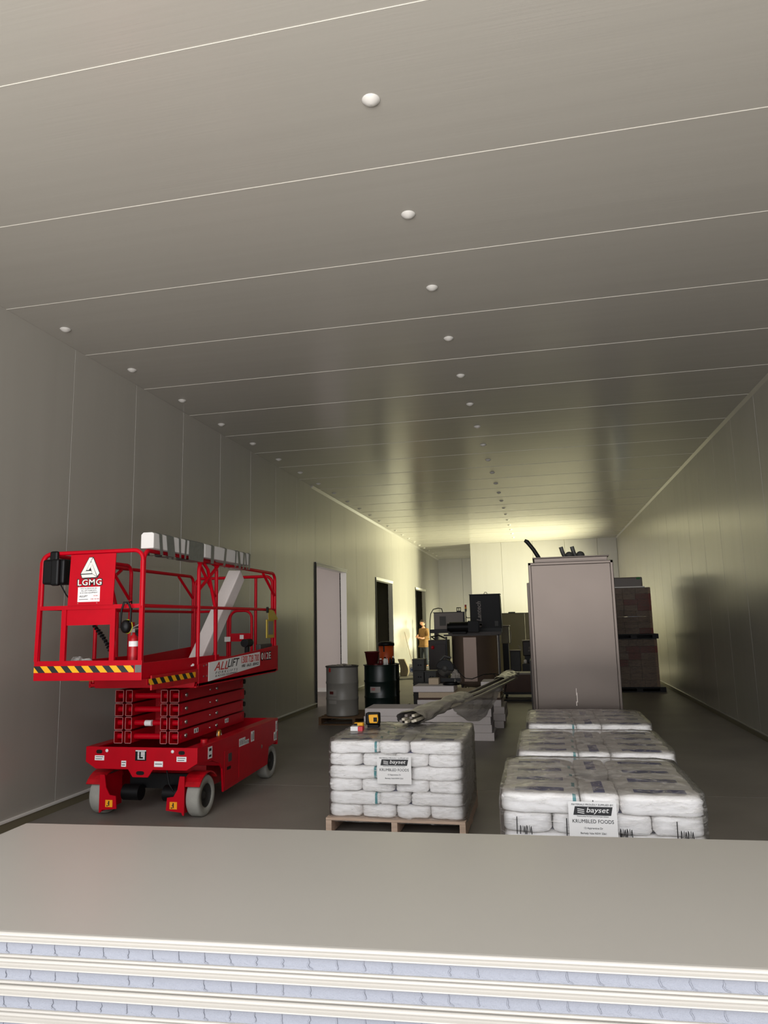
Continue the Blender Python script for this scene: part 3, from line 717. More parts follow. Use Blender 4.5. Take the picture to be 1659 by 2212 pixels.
# foam pads taped on the top rail
def pad(y0, y1, lab, seed, bands):
    t = thing('foam_pad', lab, 'foam padding', (LX1 - .03, (y0 + y1) / 2, 2.46), 'foam pads taped along the lift top rail')
    x0, x1 = LX1 - .085, LX1 + .035; z0, z1 = 2.463, 2.60
    mb = MB().prism([(x0, z0), (x1, z0), (x1, z1 - .01), (x1 - .02, z1), (x0 + .02, z1), (x0, z1 - .02)], y0, y1, 'y'); mb.build('foam_block', M_pad, t, bevel=.006)
    for (a, wd, sk) in bands:
        ya = y0 + a
        b = MB(); e = .004
        xs = [(x0 - e, z0 - .05), (x1 + e, z0 - .05), (x1 + e, z1 - .008), (x1 - .018, z1 + e), (x0 + .018, z1 + e), (x0 - e, z1 - .018)]
        n = len(xs); vs = []
        for q, (X_, Z_) in enumerate(xs): vs.append((X_, ya + sk * (Z_ - z0), Z_))
        for q, (X_, Z_) in enumerate(xs): vs.append((X_, ya + wd + sk * (Z_ - z0), Z_))
        b.add(vs, [(q, (q + 1) % n, (q + 1) % n + n, q + n) for q in range(n)]); b.build('tape_band', M_tape, t)
pad(5.46, 6.40, 'long white foam pad with broad grey tape over the front part of lift rail', 1, [(.10, .05, -.15), (.23, .13, -.2), (.44, .035, -.1), (.54, .035, .1), (.62, .30, .05)])
pad(6.42, 7.55, 'white foam pad with thin tape bands over the rear part of lift rail', 2, [(.12, .07, .05), (.42, .05, .2), (.70, .03, .1), (.79, .06, -.2), (.91, .04, .1), (.99, .03, -.2), (1.06, .05, .1)])
# leaning foam beam
q0 = Vector((-3.44, 6.75, 1.27)); q1 = Vector((-3.36, 7.62, 2.37))
t = MB().bar(q0 + Vector((0, 0, .06)), q1, .16, .15, up=(1, 0, 0)).build('foam_beam', M_foam, loc=tuple(q0), bevel=.012)
tagt(t, 'long white foam beam leaning against the rear rail inside the lift', 'foam beam')
# yellow document pouch
t = thing('document_pouch', 'yellow manual pouch hanging on the rear corner of lift rail', 'document pouch', (LX1 + .0, 8.25, 1.98))
MB().box(LX1 - .005, LX1 + .012, 8.12, 8.36, 1.64, 1.86).build('pocket', M_yellowd, t, bevel=.006); MB().prism([(8.16, 1.98), (8.34, 1.97), (8.50, 1.86), (8.18, 1.85)], LX1 + .008, LX1 + .012, 'x').build('flap', M_yellowd, t)
MB().box(LX1 + .012, LX1 + .014, 8.16, 8.32, 1.68, 1.84).build('paper_insert', M_mgrey, t)
MB().box(LX1 - .01, LX1 + .012, 8.15, 8.18, 1.94, 2.01).build('strap', M_black, t)
# cordless drill
t = thing('cordless_drill', 'black cordless drill standing on the rear deck of the lift', 'drill', (-3.27, 7.72, 1.265))
MB().cyl((-3.27, 7.64, 1.60), (-3.27, 7.80, 1.60), .045, 16).box(-3.29, -3.25, 7.69, 7.75, 1.33, 1.60).build('body', M_black, t, bevel=.006); MB().cyl((-3.27, 7.80, 1.60), (-3.27, 7.86, 1.60), .022, 12, .015).cyl((-3.27, 7.86, 1.60), (-3.27, 7.90, 1.60), .004, 8).build('chuck', M_steel, t)
MB().box(-3.31, -3.23, 7.65, 7.79, 1.267, 1.34).build('battery', M_black, t, bevel=.006)
o = MB().box(-3.3, -3.24, 8.05, 8.42, 1.267, 1.57).build('tool_case', M_dkgrey, loc=(-3.27, 8.2, 1.267), bevel=.008); tagt(o, 'dark tool case on the lift deck at the rear corner', 'tool case')

# ------------------------------------------------------------------ pallets and sacks
def pallet(x0, y0, w_, d_, lab, z=0, m=M_wood, grp='timber pallets', h=.15):
    t = thing('pallet', lab, 'pallet', (x0 + w_ / 2, y0 + d_ / 2, z), grp)
    for j in range(7):
        yy_ = y0 + (d_ - .1) * j / 6; MB().box(x0, x0 + w_, yy_, yy_ + .1, z + h - .02, z + h).build('deck_board', m, t, bevel=.002)
    for j in range(3):
        xx = x0 + (w_ - .05) * j / 2; MB().box(xx, xx + .05, y0 + .002, y0 + d_ - .002, z + .02, z + h - .021).build('bearer', m, t)
    for yy_ in (y0, y0 + d_ / 2 - .05, y0 + d_ - .1): MB().box(x0, x0 + w_, yy_, yy_ + .1, z, z + .019).build('bottom_board', m, t)
    return t
BL, BW = .45, .285
def bag_mesh(seed):
    bm = bmesh.new(); bmesh.ops.create_cube(bm, size=2); bmesh.ops.subdivide_edges(bm, edges=bm.edges[:], cuts=9, use_grid_fill=True)
    for v in bm.verts:
        p = v.co.copy(); n_ = 9
        k = (abs(p.x) ** n_ + abs(p.y) ** n_ + abs(p.z) ** n_) ** (1 / n_); p /= k
        ex_ = abs(p.x)
        z = p.z * (1 - .07 * ex_ ** 5 - .05 * abs(p.y) ** 6)
        yv = p.y * (1 - .05 * ex_ ** 6)
        c = Vector((p.x * BL / 2, yv * BW / 2, z * .0525))
        f = .009 * noise.noise(Vector((c.x * 9, c.y * 9, c.z * 9 + seed))) + .005 * noise.noise(Vector((c.x * 30, c.y * 22, c.z * 55 + seed * 3)))
        if abs(p.x) > .8: f += .007 * noise.noise(Vector((c.y * 40 + seed, c.z * 60, 0)))
        c += p.normalized() * f
        v.co = c + Vector((0, 0, .052))
    for f in bm.faces: f.smooth = True
    me = bpy.data.meshes.new('sack'); bm.to_mesh(me); bm.free(); me.materials.append(M_bag)
    return me
BM = [bag_mesh(s * 5.3 + 1) for s in range(5)]
BM2 = []
for b_ in BM:
    b_ = b_.copy(); b_.materials[0] = M_bag2; BM2.append(b_)
def sacks(x0, y0, w_, d_, z0, n, lh, top_long, pname, grp, rs, front_rows=None):
    out = []
    for L_ in range(n):
        fromtop = n - 1 - L_
        longrow = (fromtop % 2 == 0) == top_long
        z = z0 + L_ * lh
        items = []   # x, y, rot, sx, sy, position words
        if longrow:
            dw = d_ / 4
            for r_ in range(4):
                fy = y0 + dw * (r_ + .5)
                wl = 'left side' if r_ else 'front left'
                items.append((x0 + BL / 2, fy, 0, 1, dw / BW, 'left end, %s row' % ORD[r_], r_))
                items.append((x0 + w_ - BL / 2, fy, PI, 1, dw / BW, 'right end, %s row' % ORD[r_], r_))
            cw = w_ - 2 * BL
            for r_, fy in ((0, y0 + BL / 2), (3, y0 + d_ - BL / 2)):
                items.append((x0 + w_ / 2, fy, PI / 2, 1, cw / BW, 'middle, %s' % ('front' if r_ == 0 else 'back'), 0 if r_ == 0 else 3))
        else:
            cw = w_ / 4
            for c_ in range(4):
                for r_ in range(2):
                    if c_ in (1, 2) and r_ == 1: continue
                    items.append((x0 + cw * (c_ + .5), y0 + BL * (r_ + .5), PI / 2 + (PI if c_ % 2 else 0), 1, cw / BW, '%s from left, %s row' % (ORD[c_], ORD[r_]), r_))
            for c_ in range(2):
                items.append((x0 + .29 + (w_ - .58) * c_, y0 + d_ - (d_ - 2 * BL) / 2 - .0, 0, w_ / 2 / BL * .98, (d_ - 2 * BL) / BW, '%s half, back row' % ('left', 'right')[c_], 3))
        for (x, y_, r_, sx_, sy_, wd, row) in items:
            o = bpy.data.objects.new('sack', rs.choice(BM if r_ == 0 and 'left end' in wd else BM2)); C.objects.link(o)
            o.location = (x + rs.uniform(-.006, .006), y_ + (rs.uniform(-.008, .006) if row == 0 else rs.uniform(-.003, .003)), z)
            o.rotation_euler = (0, 0, r_ + rs.uniform(-.015, .015)); o.scale = (sx_ * .985, sy_ * .985, lh / .104)
            lay = 'top layer' if fromtop == 0 else '%s layer down' % ORD[fromtop]
            tagt(o, 'white sack, %s, %s, %s' % (lay, wd, pname), 'sack', grp)
            o['_l'] = fromtop; o['_r'] = row; out.append(o)
    return out
PA = (-1.87, 6.22, 1.165, 1.12); PAH = .15
rs = random.Random(4)
sacks(PA[0], PA[1], PA[2], PA[3], PAH + .001, 6, .105, True, 'pallet with laser level', 'sacks on the pallet under the laser level', rs)
pallet(PA[0] - .02, PA[1] - .03, 1.2, 1.17, 'pale timber pallet under the left load of white sacks')
PB = [(-.275, 4.40), (-.215, 5.72), (-.17, 7.18)]
BWD = [(1.115, 1.1), (1.13, 1.1), (1.13, 1.1)]
names = ['nearest right pallet', 'middle right pallet', 'rear right pallet']
ztops = []
for (x0, y0), (w_, d_), nm in zip(PB, BWD, names):
    lh = .108
    sacks(x0, y0, w_, d_, .1505, 6, lh, True, nm, 'sacks on the %s' % nm, rs)
    pallet(x0 - .02, y0 - .02, w_ + .04, d_ + .04, 'timber pallet under the %s load of white sacks' % {'nearest right pallet': 'nearest right', 'middle right pallet': 'middle right', 'rear right pallet': 'rear right'}[nm])
# stretch film over the loads
def wrap(x0, y0, w_, d_, z0, z1, lab, seed, m=M_film, bulge=.022, nz=26):
    mb = MB(); hx, hy = w_ / 2 + bulge, d_ / 2 + bulge; cx, cy = x0 + w_ / 2, y0 + d_ / 2
    n = 128; rc = .075
    def outline(k):
        t = k / n * 2 * PI; c_, s_ = math.cos(t), math.sin(t)
        e = 13; r_ = 1 / ((abs(c_ / hx) ** e + abs(s_ / hy) ** e) ** (1 / e))
        return Vector((c_ * r_, s_ * r_))
    vs = []; rows = []
    for j in range(nz + 1):
        f = j / nz; z = z0 + (z1 + .012 - z0) * f
        pull = 1 - .015 * max(0, (f - .86) / .14) ** 2 if f > .86 else 1
        for k in range(n):
            p = outline(k) * pull
            w1 = noise.noise(Vector((p.x * 5, p.y * 5, z * 22 + seed)))
            w2 = noise.noise(Vector((p.x * 14 + z * 9, p.y * 14, z * 40 + seed)))
            p *= 1 + .006 * w1 + .004 * w2
            vs.append((cx + p.x, cy + p.y, z + .004 * w2))
    rows = nz + 1
    rings = 12
    for j in range(1, rings + 1):
        f = 1 - j / rings
        for k in range(n):
            p = outline(k) * .985 * f
            dz = .012 * noise.noise(Vector((p.x * 9, p.y * 5, seed))) + .008 * noise.noise(Vector((p.x * 25, p.y * 25, seed)))
            vs.append((cx + p.x, cy + p.y, z1 + .016 + dz * min(1, j / 2) + .006 * (1 - f)))
    tot = rows + rings
    mb.add(vs, [(j * n + k, j * n + (k + 1) % n, (j + 1) * n + (k + 1) % n, (j + 1) * n + k) for j in range(tot - 1) for k in range(n)], True)
    t = thing('stretch_wrap', lab, 'plastic wrap', (cx, cy, z0), 'clear film around the sack pallets')
    mb.build('film', m, t)
    return t
ZA = PAH + 6 * .105; ZB = .15 + 6 * .108
wa = wrap(*PA, .12, ZA, 'clear stretch film around the sacks on the pallet with laser level', 3)
wb = [wrap(x0, y0, w_, d_, .12, ZB, 'clear stretch film around the sacks on the %s' % nm, 11 + i * 7) for i, ((x0, y0), (w_, d_), nm) in enumerate(zip(PB, BWD, names))]
# printed delivery sheets under the film
def sheet(t, cx, y, z0, z1, wd, tilt_=0):
    s_ = MB().box(cx - wd / 2, cx + wd / 2, y, y + .0012, z0, z1).build('delivery_sheet', M_paper, t); sub(s_, t)
    h = z1 - z0; yt = y - .0008
    MB().prism([(cx - wd * .40, z1 - h * .34), (cx + wd * .38, z1 - h * .34), (cx + wd * .42, z1 - h * .12), (cx - wd * .36, z1 - h * .12)], yt - .0006, yt, 'y').build('logo_block', M_dkink, s_)
    text('bayset', wd * .215, M_paper, (cx + wd * .11, yt - .0016, z1 - h * .225), F, s_, shear=.25, bold=.0003, fw=wd * .47, fh=h * .17)
    wv = MB()
    for q in range(3): wv.bar((cx - wd * .31, yt - .0016, z1 - h * (.18 + .045 * q)), (cx - wd * .17, yt - .0016, z1 - h * (.205 + .045 * q)), .001, wd * .014, up=(0, 0, 1))
    wv.build('wave_mark', M_paper, s_)
    text('MATERIALS PROUDLY SUPPLIED BY:', wd * .055, M_ink, (cx, yt, z1 - h * .075), F, s_, shear=.2)
    text('Waterproofing, Flooring & Concrete Repair Solutions', wd * .030, M_ink, (cx, yt, z1 - h * .37), F, s_)
    text('KRUMBLED FOODS', wd * .105, M_ink, (cx, yt, z1 - h * .50), F, s_, sx=.95)
    text('13 Apprentice Dr', wd * .055, M_ink, (cx, yt, z1 - h * .67), F, s_)
    text('Berkely Vale NSW 2261', wd * .055, M_ink, (cx, yt, z1 - h * .80), F, s_)
    return s_
M_dkink = mat('charcoal_print', (44, 44, 46), .6)
sheet(wa, -1.275, PA[1] - .055, .445, .672, .295)
sheet(wb[0], .23, PB[0][1] - .05, .565, .775, .262)
# handwriting on sacks of the nearest right pallet
def hand(x, y, z, s_, jit):
    """marker strokes: a tall bar, then m m, on a hidden-free sack face"""
    st = []
    def st_(pts): st.append([(x + a * s_, y, z + b * s_) for a, b in pts])
    st_([(0, -.5), (.02, .6)])
    for k in (0, 1):
        o_ = .22 + k * .42
        st_([(o_, -.5), (o_ + .02, .05), (o_ + .1, -.35), (o_ + .18, .05), (o_ + .24, -.4), (o_ + .30, .0), (o_ + .34, -.5)])
    mb = MB()
    for s1 in st: mb.tube(s1, .0026, 6)
    return mb
fr = [o for o in C.objects if o.name.startswith('sack') and o.get('group') == 'sacks on the nearest right pallet' and o['_r'] == 0]
def mark(o, dx, dz, s_, jit=0):
    mesh = hand(0, 0, 0, s_, jit)
    off = Vector(o.location)
    mesh.v = [Vector(v) + Vector((off.x + dx, PB[0][1] - .031, off.z + dz)) for v in mesh.v]
    p = mesh.build('handwriting', M_ink)
    bpy.context.view_layer.update()
    p.parent = o; p.matrix_parent_inverse = o.matrix_world.inverted()
for o in sorted([o for o in fr if o['_l'] == 1], key=lambda o: o.location.x): mark(o, -.06 if o.location.x < .6 else -.02, .045, .085)
for o in fr:
    if o['_l'] == 0 and 'middle' in o['label']: mark(o, -.045, .035, .09)

# ------------------------------------------------------------------ small things on the laser pallet
zt = ZA + .03
t = thing('laser_level', 'yellow and black laser level standing on the wrapped sacks', 'laser level', (-1.63, 6.95, zt - .012))
MB().box(-1.70, -1.565, 6.90, 6.99, zt + .012, zt + .125).build('body', M_black, t, bevel=.014)
MB().prism([(-1.655, zt + .03), (-1.58, zt + .03), (-1.57, zt + .06), (-1.575, zt + .112), (-1.665, zt + .108), (-1.66, zt + .05)], 6.885, 6.995, 'y').build('yellow_cover', M_yellow, t, bevel=.006)
MB().box(-1.615, -1.58, 6.882, 6.886, zt + .045, zt + .085).build('window', M_black, t); MB().box(-1.68, -1.57, 6.895, 6.985, zt - .012, zt + .013).build('base', M_black, t, bevel=.004)
t = thing('tape_measure', 'small yellow and black tape measure beside the laser level', 'tape measure', (-1.74, 6.84, zt - .012))
MB().box(-1.79, -1.70, 6.80, 6.86, zt - .01, zt + .045).build('case', M_yellow, t, bevel=.01); MB().box(-1.785, -1.755, 6.795, 6.80, zt + .0, zt + .04).box(-1.795, -1.70, 6.80, 6.86, zt - .012, zt + .006).build('grip', M_black, t)
t = thing('screw_box', 'small white and red card box in front of the tape measure', 'box', (-1.735, 6.72, zt - .012))
MB().box(-1.79, -1.72, 6.68, 6.75, zt - .012, zt + .026).build('white_sleeve', M_paper, t); MB().box(-1.719, -1.675, 6.68, 6.75, zt - .012, zt + .026).build('red_end', M_pink, t)

# ------------------------------------------------------------------ bundle of wrapped profiles
t = thing('profile_bundle', 'long bundle of cream profiles in dusty plastic lying across the foam slabs', 'bundle', (-.98, 9.8, .8))
pa, pb = Vector((-1.30, 7.02, .842)), Vector((-.56, 12.75, .80))
rs = random.Random(9); offs = [(-.085, .0), (-.05, .022), (-.015, .0), (.02, .028), (.05, .0), (.085, .015), (-.03, .05), (.05, .05)]
perp = Vector((.99, -.12, 0))
for i, (a, b) in enumerate(offs):
    st = pa + perp * a * .9 + Vector((0, rs.uniform(-.05, .06), b)); en = pb + perp * a * 1.5 + Vector((0, rs.uniform(-.3, .1), b))
    mid = (st + en) / 2 + Vector((.02, 0, -.02))
    mb = MB(); mb.bar(st, mid, .028, .022).bar(mid, en, .028, .022); mb.build('profile', M_profile if i % 3 else M_mgrey, t)
def sleeve(p0, p1, r0, r1, n=40, seed=2, flat=.5, sag=0):
    mb = MB(); m_ = 28; vs = []
    for i in range(n + 1):
        f = i / n; c = p0.lerp(p1, f) + Vector((0, 0, .02 - sag * 4 * f * (1 - f))); r = r0 + (r1 - r0) * f
        for k in range(m_):
            a = 2 * PI * k / m_; w1 = noise.noise(Vector((f * 9, math.cos(a) * 1.6, math.sin(a) * 1.6 + seed)))
            rr = r * (1 + .28 * w1)
            vs.append(c + perp * math.cos(a) * rr + Vector((0, 0, math.sin(a) * rr * flat)))
    mb.add(vs, [(i * m_ + k, i * m_ + (k + 1) % m_, (i + 1) * m_ + (k + 1) % m_, (i + 1) * m_ + k) for i in range(n) for k in range(m_)], True)
    return mb
sleeve(pa + Vector((.01, .06, .0)), pa.lerp(pb, .40), .135, .12, flat=.5).build('plastic_sleeve', M_sleeve, t)
sleeve(pa.lerp(pb, .84), pb + Vector((.02, .1, .02)), .11, .15, seed=7, flat=.5).build('plastic_sleeve', M_sleeve, t)
# loose sheet hanging from the bundle
mb = MB(); vs = []; nx, nz_ = 40, 16
for i in range(nx + 1):
    f = i / nx; base = pa.lerp(pb, .22 + .52 * f) + perp * .11
    for j in range(nz_ + 1):
        g = j / nz_; drop = .30 * (.25 + .75 * math.sin(PI * min(1, f * 1.15))) * g
        vs.append(base + Vector((.05 * g + .03 * noise.noise(Vector((f * 7, g * 3, 1))), .05 * noise.noise(Vector((f * 8, g * 3, 5))), .0 - drop)))
mb.add(vs, [(i * (nz_ + 1) + j, i * (nz_ + 1) + j + 1, (i + 1) * (nz_ + 1) + j + 1, (i + 1) * (nz_ + 1) + j) for i in range(nx) for j in range(nz_)], True)
mb.build('hanging_plastic', M_sleeve, t)

# ------------------------------------------------------------------ foam slabs
def foam(x0, x1, y0, y1, z0, z1, lab, m=M_foam, rz=0):
    o = MB().box(x0, x1, y0, y1, z0, z1).build('foam_slab', m, loc=((x0 + x1) / 2, (y0 + y1) / 2, z0), bevel=.006)
    o.rotation_euler[2] = rz
    tagt(o, lab, 'foam slab', 'foam slabs lying behind the left pallet of sacks'); return o
fx = [.0, .03, -.02, .01]
for k in range(4):
    foam(-2.75 + fx[k] * (k < 3), -.79 + (.05, .0, -.02, 0)[k] * .6, 11.15, 11.75, k * .1175, k * .1175 + .116, 'long white foam slab, %s from the floor in the front stack' % ORD[k])
for k in range(4):
    foam(-2.16 + .02 * (k % 2), -.68 + (.0, .03, .02, -.03)[k], 12.45, 13.35, k * .115, k * .115 + .114, 'white foam slab, %s from the floor in the rear stack' % ORD[k])
foam(-2.13, -.70, 12.48, 13.3, .462, .49, 'thin dark board lying on the rear foam stack', M_dkwood)
foam(-2.12, -.72, 12.47, 13.3, .492, .585, 'cream foam slab on the thin board of the rear stack', M_foamb)
foam(-2.21, -1.50, 12.45, 13.0, .59, .69, 'short white foam slab on top of the rear stack under the saw')
foam(-1.05, -.70, 12.6, 13.2, .59, .745, 'short foam offcut under the far end of the profile bundle')

# ------------------------------------------------------------------ mitre saw
sx_, sy_, sz_ = -1.62, 12.72, .69
t = thing('mitre_saw', 'mitre saw with round blade guard standing on the foam slabs', 'mitre saw', (sx_, sy_, sz_))
MB().lathe([(0, 0), (.15, 0), (.15, .04), (.12, .06), (0, .06)], (sx_ + .05, sy_, sz_), 24).box(sx_ - .12, sx_ + .22, sy_ - .1, sy_ - .07, sz_ + .06, sz_ + .12).build('base', M_black, t)
MY = Matrix.Rotation(PI / 2, 4, 'X')
MB().lathe([(0, .003), (.135, .003), (.135, -.003), (0, -.003)], (sx_ - .05, sy_ - .04, sz_ + .28), 40, MY).build('blade', M_blade, t)
mb = MB(); g = [(sx_ - .05 + .16 * math.cos(a), sz_ + .28 + .16 * math.sin(a)) for a in [math.radians(d) for d in range(-10, 171, 12)]] + [(sx_ - .14, sz_ + .27), (sx_ + .06, sz_ + .24)]
mb.prism(g, sy_ - .07, sy_ + .02, 'y'); mb.build('blade_guard', M_black, t, bevel=.01)
MB().lathe([(0, .02), (.05, .015), (.055, 0)], (sx_ - .05, sy_ - .07, sz_ + .28), 20, MY).build('motor_cap', M_dkgrey, t)
MB().tube([(sx_ - .13, sy_ - .03, sz_ + .42), (sx_ - .05, sy_ - .03, sz_ + .50), (sx_ + .06, sy_ - .03, sz_ + .46)], .02, 10).build('handle', M_dkgrey, t)
MB().bar((sx_ + .04, sy_, sz_ + .3), (sx_ + .15, sy_ + .02, sz_ + .04), .06).cyl((sx_ + .02, sy_ + .02, sz_ + .26), (sx_ + .14, sy_ + .12, sz_ + .20), .055, 16).build('arm', M_black, t)
o = crumple('dust_bag', M_sleeve, (sx_ + .13, sy_ - .02, sz_ + .03), .075, .07, .14, 'crumpled plastic dust bag hanging on the mitre saw', 'bag', 12)
MB().tube([(sx_ + .10, sy_, sz_ + .36), (sx_ + .18, sy_, sz_ + .22), (sx_ + .30, sy_ - .03, sz_ + .11), (sx_ + .42, sy_ - .05, sz_ + .10), (-1.0, 12.6, .87), (-.80, 12.5, .89), (-.68, 12.4, .87), (-.60, 12.2, .75), (-.62, 12.15, .62), (-.68, 12.2, .66), (-.74, 12.35, .80), (-.82, 12.5, .89)], .008, 8).build('power_cord', M_black, t)
o = MB().box(-1.98, -1.80, 12.75, 12.95, .69, .80).build('foam_offcut', M_foamb, loc=(-1.89, 12.85, .69), bevel=.01); tagt(o, 'small cream offcut beside the mitre saw on the foam', 'foam offcut')

# ------------------------------------------------------------------ drums
def drum(x, y, z, m, name, lab, rad=.295, h=.88, lid=True):
    t = thing(name, lab, 'drum', (x, y, z))
    pr = [(0, .01), (rad - .01, .01), (rad, 0), (rad + .006, .012), (rad - .002, .03)]
    for zr in (h * .335, h * .66): pr += [(rad - .002, zr - .025), (rad + .006, zr - .01), (rad + .006, zr + .01), (rad - .002, zr + .025)]
    pr += [(rad - .002, h - .03), (rad - .002, h - .02)]
    MB().lathe(pr, (x, y, z), 48).build('drum_body', m, t)
    MB().lathe([(rad - .01, h - .02), (rad + .012, h - .02), (rad + .014, h - .006), (rad + .008, h), (rad - .012, h), (rad - .012, h - .02)], (x, y, z), 48).build('rim', m if m is M_green else M_dkgrey, t)
    if lid: MB().lathe([(0, h - .018), (rad - .012, h - .018)], (x, y, z), 48).build('lid', m, t)
    return t
d1 = drum(-3.62, 12.97, .142, M_drum, 'steel_drum', 'grey ribbed steel drum with open top on a pallet by the first doorway')
mb = MB()
def onDrum(cx, cy, rad, a0, a1, z0, z1, off=.002, n=10):
    vs = []; 
    for i in range(n + 1):
        a = a0 + (a1 - a0) * i / n; vs += [(cx + (rad + off) * math.sin(a), cy - (rad + off) * math.cos(a), z0), (cx + (rad + off) * math.sin(a), cy - (rad + off) * math.cos(a), z1)]
    return vs, [(2 * i, 2 * i + 2, 2 * i + 3, 2 * i + 1) for i in range(n)]
M_dlab = mat('faded_drum_label', (150, 146, 140), .5)
for a0, a1, z0, z1, mm_ in ((-.70, -.1, .50, .61, M_dlab), (-.70, -.1, .36, .47, M_dlab), (-.68, -.5, .92, .99, M_redink)):
    MB().add(*onDrum(-3.62, 12.97, .295, a0, a1, z0 , z1)).build('label', mm_, d1)
MB().add(*onDrum(-3.62, 12.97, .295, -.60, -.3, .53, .58, .003)).build('print_lines', M_maroon, d1)
d2 = drum(-2.97, 13.27, .142, M_green, 'steel_drum', 'dark green ribbed steel drum with white label beside the grey drum')
lb_ = MB().add(*onDrum(-2.97, 13.27, .295, -.45, .22, .53, .635)).build('label', M_dlab, d2); sub(lb_, d2)
MB().add(*onDrum(-2.97, 13.27, .295, -.36, -.1, .60, .61, .003)).add(*onDrum(-2.97, 13.27, .295, -.36, -.12, .575, .585, .003)).build('print_lines', M_redink, lb_)
pallet(-3.97, 12.62, 1.30, 1.1, 'dark timber pallet under the grey and green drums', m=M_woodd, h=.14)
crumple('plastic_scrap', M_sleeve, (-3.62, 12.9, 1.005), .18, .14, .03, 'scrap of clear plastic on the open grey drum', 'plastic scrap', 20)
t = thing('bucket', 'dark red tapered bucket standing on the green drum', 'bucket', (-3.10, 13.2, 1.022))
MB().lathe([(0, .0), (.095, 0), (.135, .24), (.145, .24), (.145, .255), (.13, .255), (.09, .01), (0, .01)], (-3.10, 13.2, 1.005), 32).build('bucket_body', M_maroon, t)
MB().tube([(-2.96, 13.2, 1.2), (-2.95, 13.12, 1.12), (-2.96, 13.1, 1.06)], .004, 6).build('handle', M_steel, t)
drum(-3.35, 15.55, .0, M_green, 'steel_drum', 'dark drum behind the green drum, carrying the orange tub', h=.9)
t = thing('tub', 'orange plastic tub with black lid in front of the second doorway', 'tub', (-3.32, 15.55, .885))
MB().lathe([(0, 0), (.14, 0), (.16, .04), (.165, .40), (0, .40)], (-3.33, 15.55, .885), 32).build('tub_body', M_orangep, t)
MB().lathe([(0, .50), (.12, .49), (.18, .46), (.185, .40), (.0, .40)], (-3.33, 15.55, .885), 32).build('lid', M_black, t); MB().box(-3.36, -3.33, 15.37, 15.39, 1.16, 1.30).build('clip', M_black, t)
rs = random.Random(3)
for i, (x, y, h, r_, m_, lb) in enumerate(((-2.92, 13.12, .13, .04, M_maroon, 'dark red bottle on the green drum next to the bucket'), (-2.855, 13.2, .15, .035, M_white, 'white bottle on the green drum beside the red bottle'),
                                (-2.80, 13.14, .13, .018, M_white, 'slim white tube standing on the green drum'), (-2.755, 13.2, .14, .022, M_black, 'black spray can on the green drum'),
                                (-2.72, 13.3, .16, .03, M_blackm, 'black bottle on the far edge of the green drum'), (-2.99, 13.05, .05, .05, M_maroon, 'low dark red pot on the green drum'))):
    t = thing('bottle' if 'pot' not in lb else 'pot', lb, 'bottle' if 'pot' not in lb else 'pot', (x, y, 1.005))
    MB().lathe([(0, 0), (r_, 0), (r_, h * .7), (r_ * .5, h * .82), (r_ * .45, h * .85)], (x, y, 1.005), 20).build('bottle_body', m_, t); MB().lathe([(r_ * .5, h * .84), (r_ * .5, h), (0, h)], (x, y, 1.005), 16).build('cap', M_black if i % 2 else M_white, t)

# ------------------------------------------------------------------ grey tool boxes
def crate(x0, x1, y0, y1, z0, z1, lab):
    t = thing('storage_box', lab, 'storage box', ((x0 + x1) / 2, (y0 + y1) / 2, z0), 'grey storage boxes stacked beside the foam slabs')
    MB().box(x0, x1, y0, y1, z0, z1 - .02).build('box_body', M_dkgrey, t, bevel=.006); MB().box(x0 - .006, x1 + .006, y0 - .006, y1 + .006, z1 - .03, z1).build('lid', M_dkgrey, t, bevel=.004)
    w_ = x1 - x0; zc = (z0 + z1) / 2 - .01
    MB().box(x0 + w_ * .45, x0 + w_ * .58, y0 - .004, y0 - .001, zc - .012, zc + .02).box(x0 + w_ * .66, x0 + w_ * .79, y0 - .004, y0 - .001, zc - .012, zc + .02).build('hand_hole', M_black, t)
zs = [0, .24, .48, .72 - .0, .93]
for k in range(3): crate(-2.76, -2.52, 15.6, 15.95, k * .245, k * .245 + .243, 'dark grey storage box, %s from the floor in the left column' % ORD[k])
crate(-2.77, -2.51, 15.62, 15.93, .737, .985, 'dark grey storage box on top of the left column, nearest the doorway')
for k in range(3): crate(-2.505, -2.255, 15.6, 15.95, k * .245, k * .245 + .243, 'dark grey storage box, %s from the floor in the right column' % ORD[k])
o = MB().tube([(-2.62, 15.3, .012), (-2.85, 15.25, .02), (-2.93, 15.45, .03), (-2.82, 15.5, .05), (-2.78, 15.35, .012), (-2.9, 15.3, .012)], .008, 6).build('cable', M_black, loc=(-2.8, 15.35, 0)); tagt(o, 'small tangle of black cable at the foot of the storage boxes', 'cable')

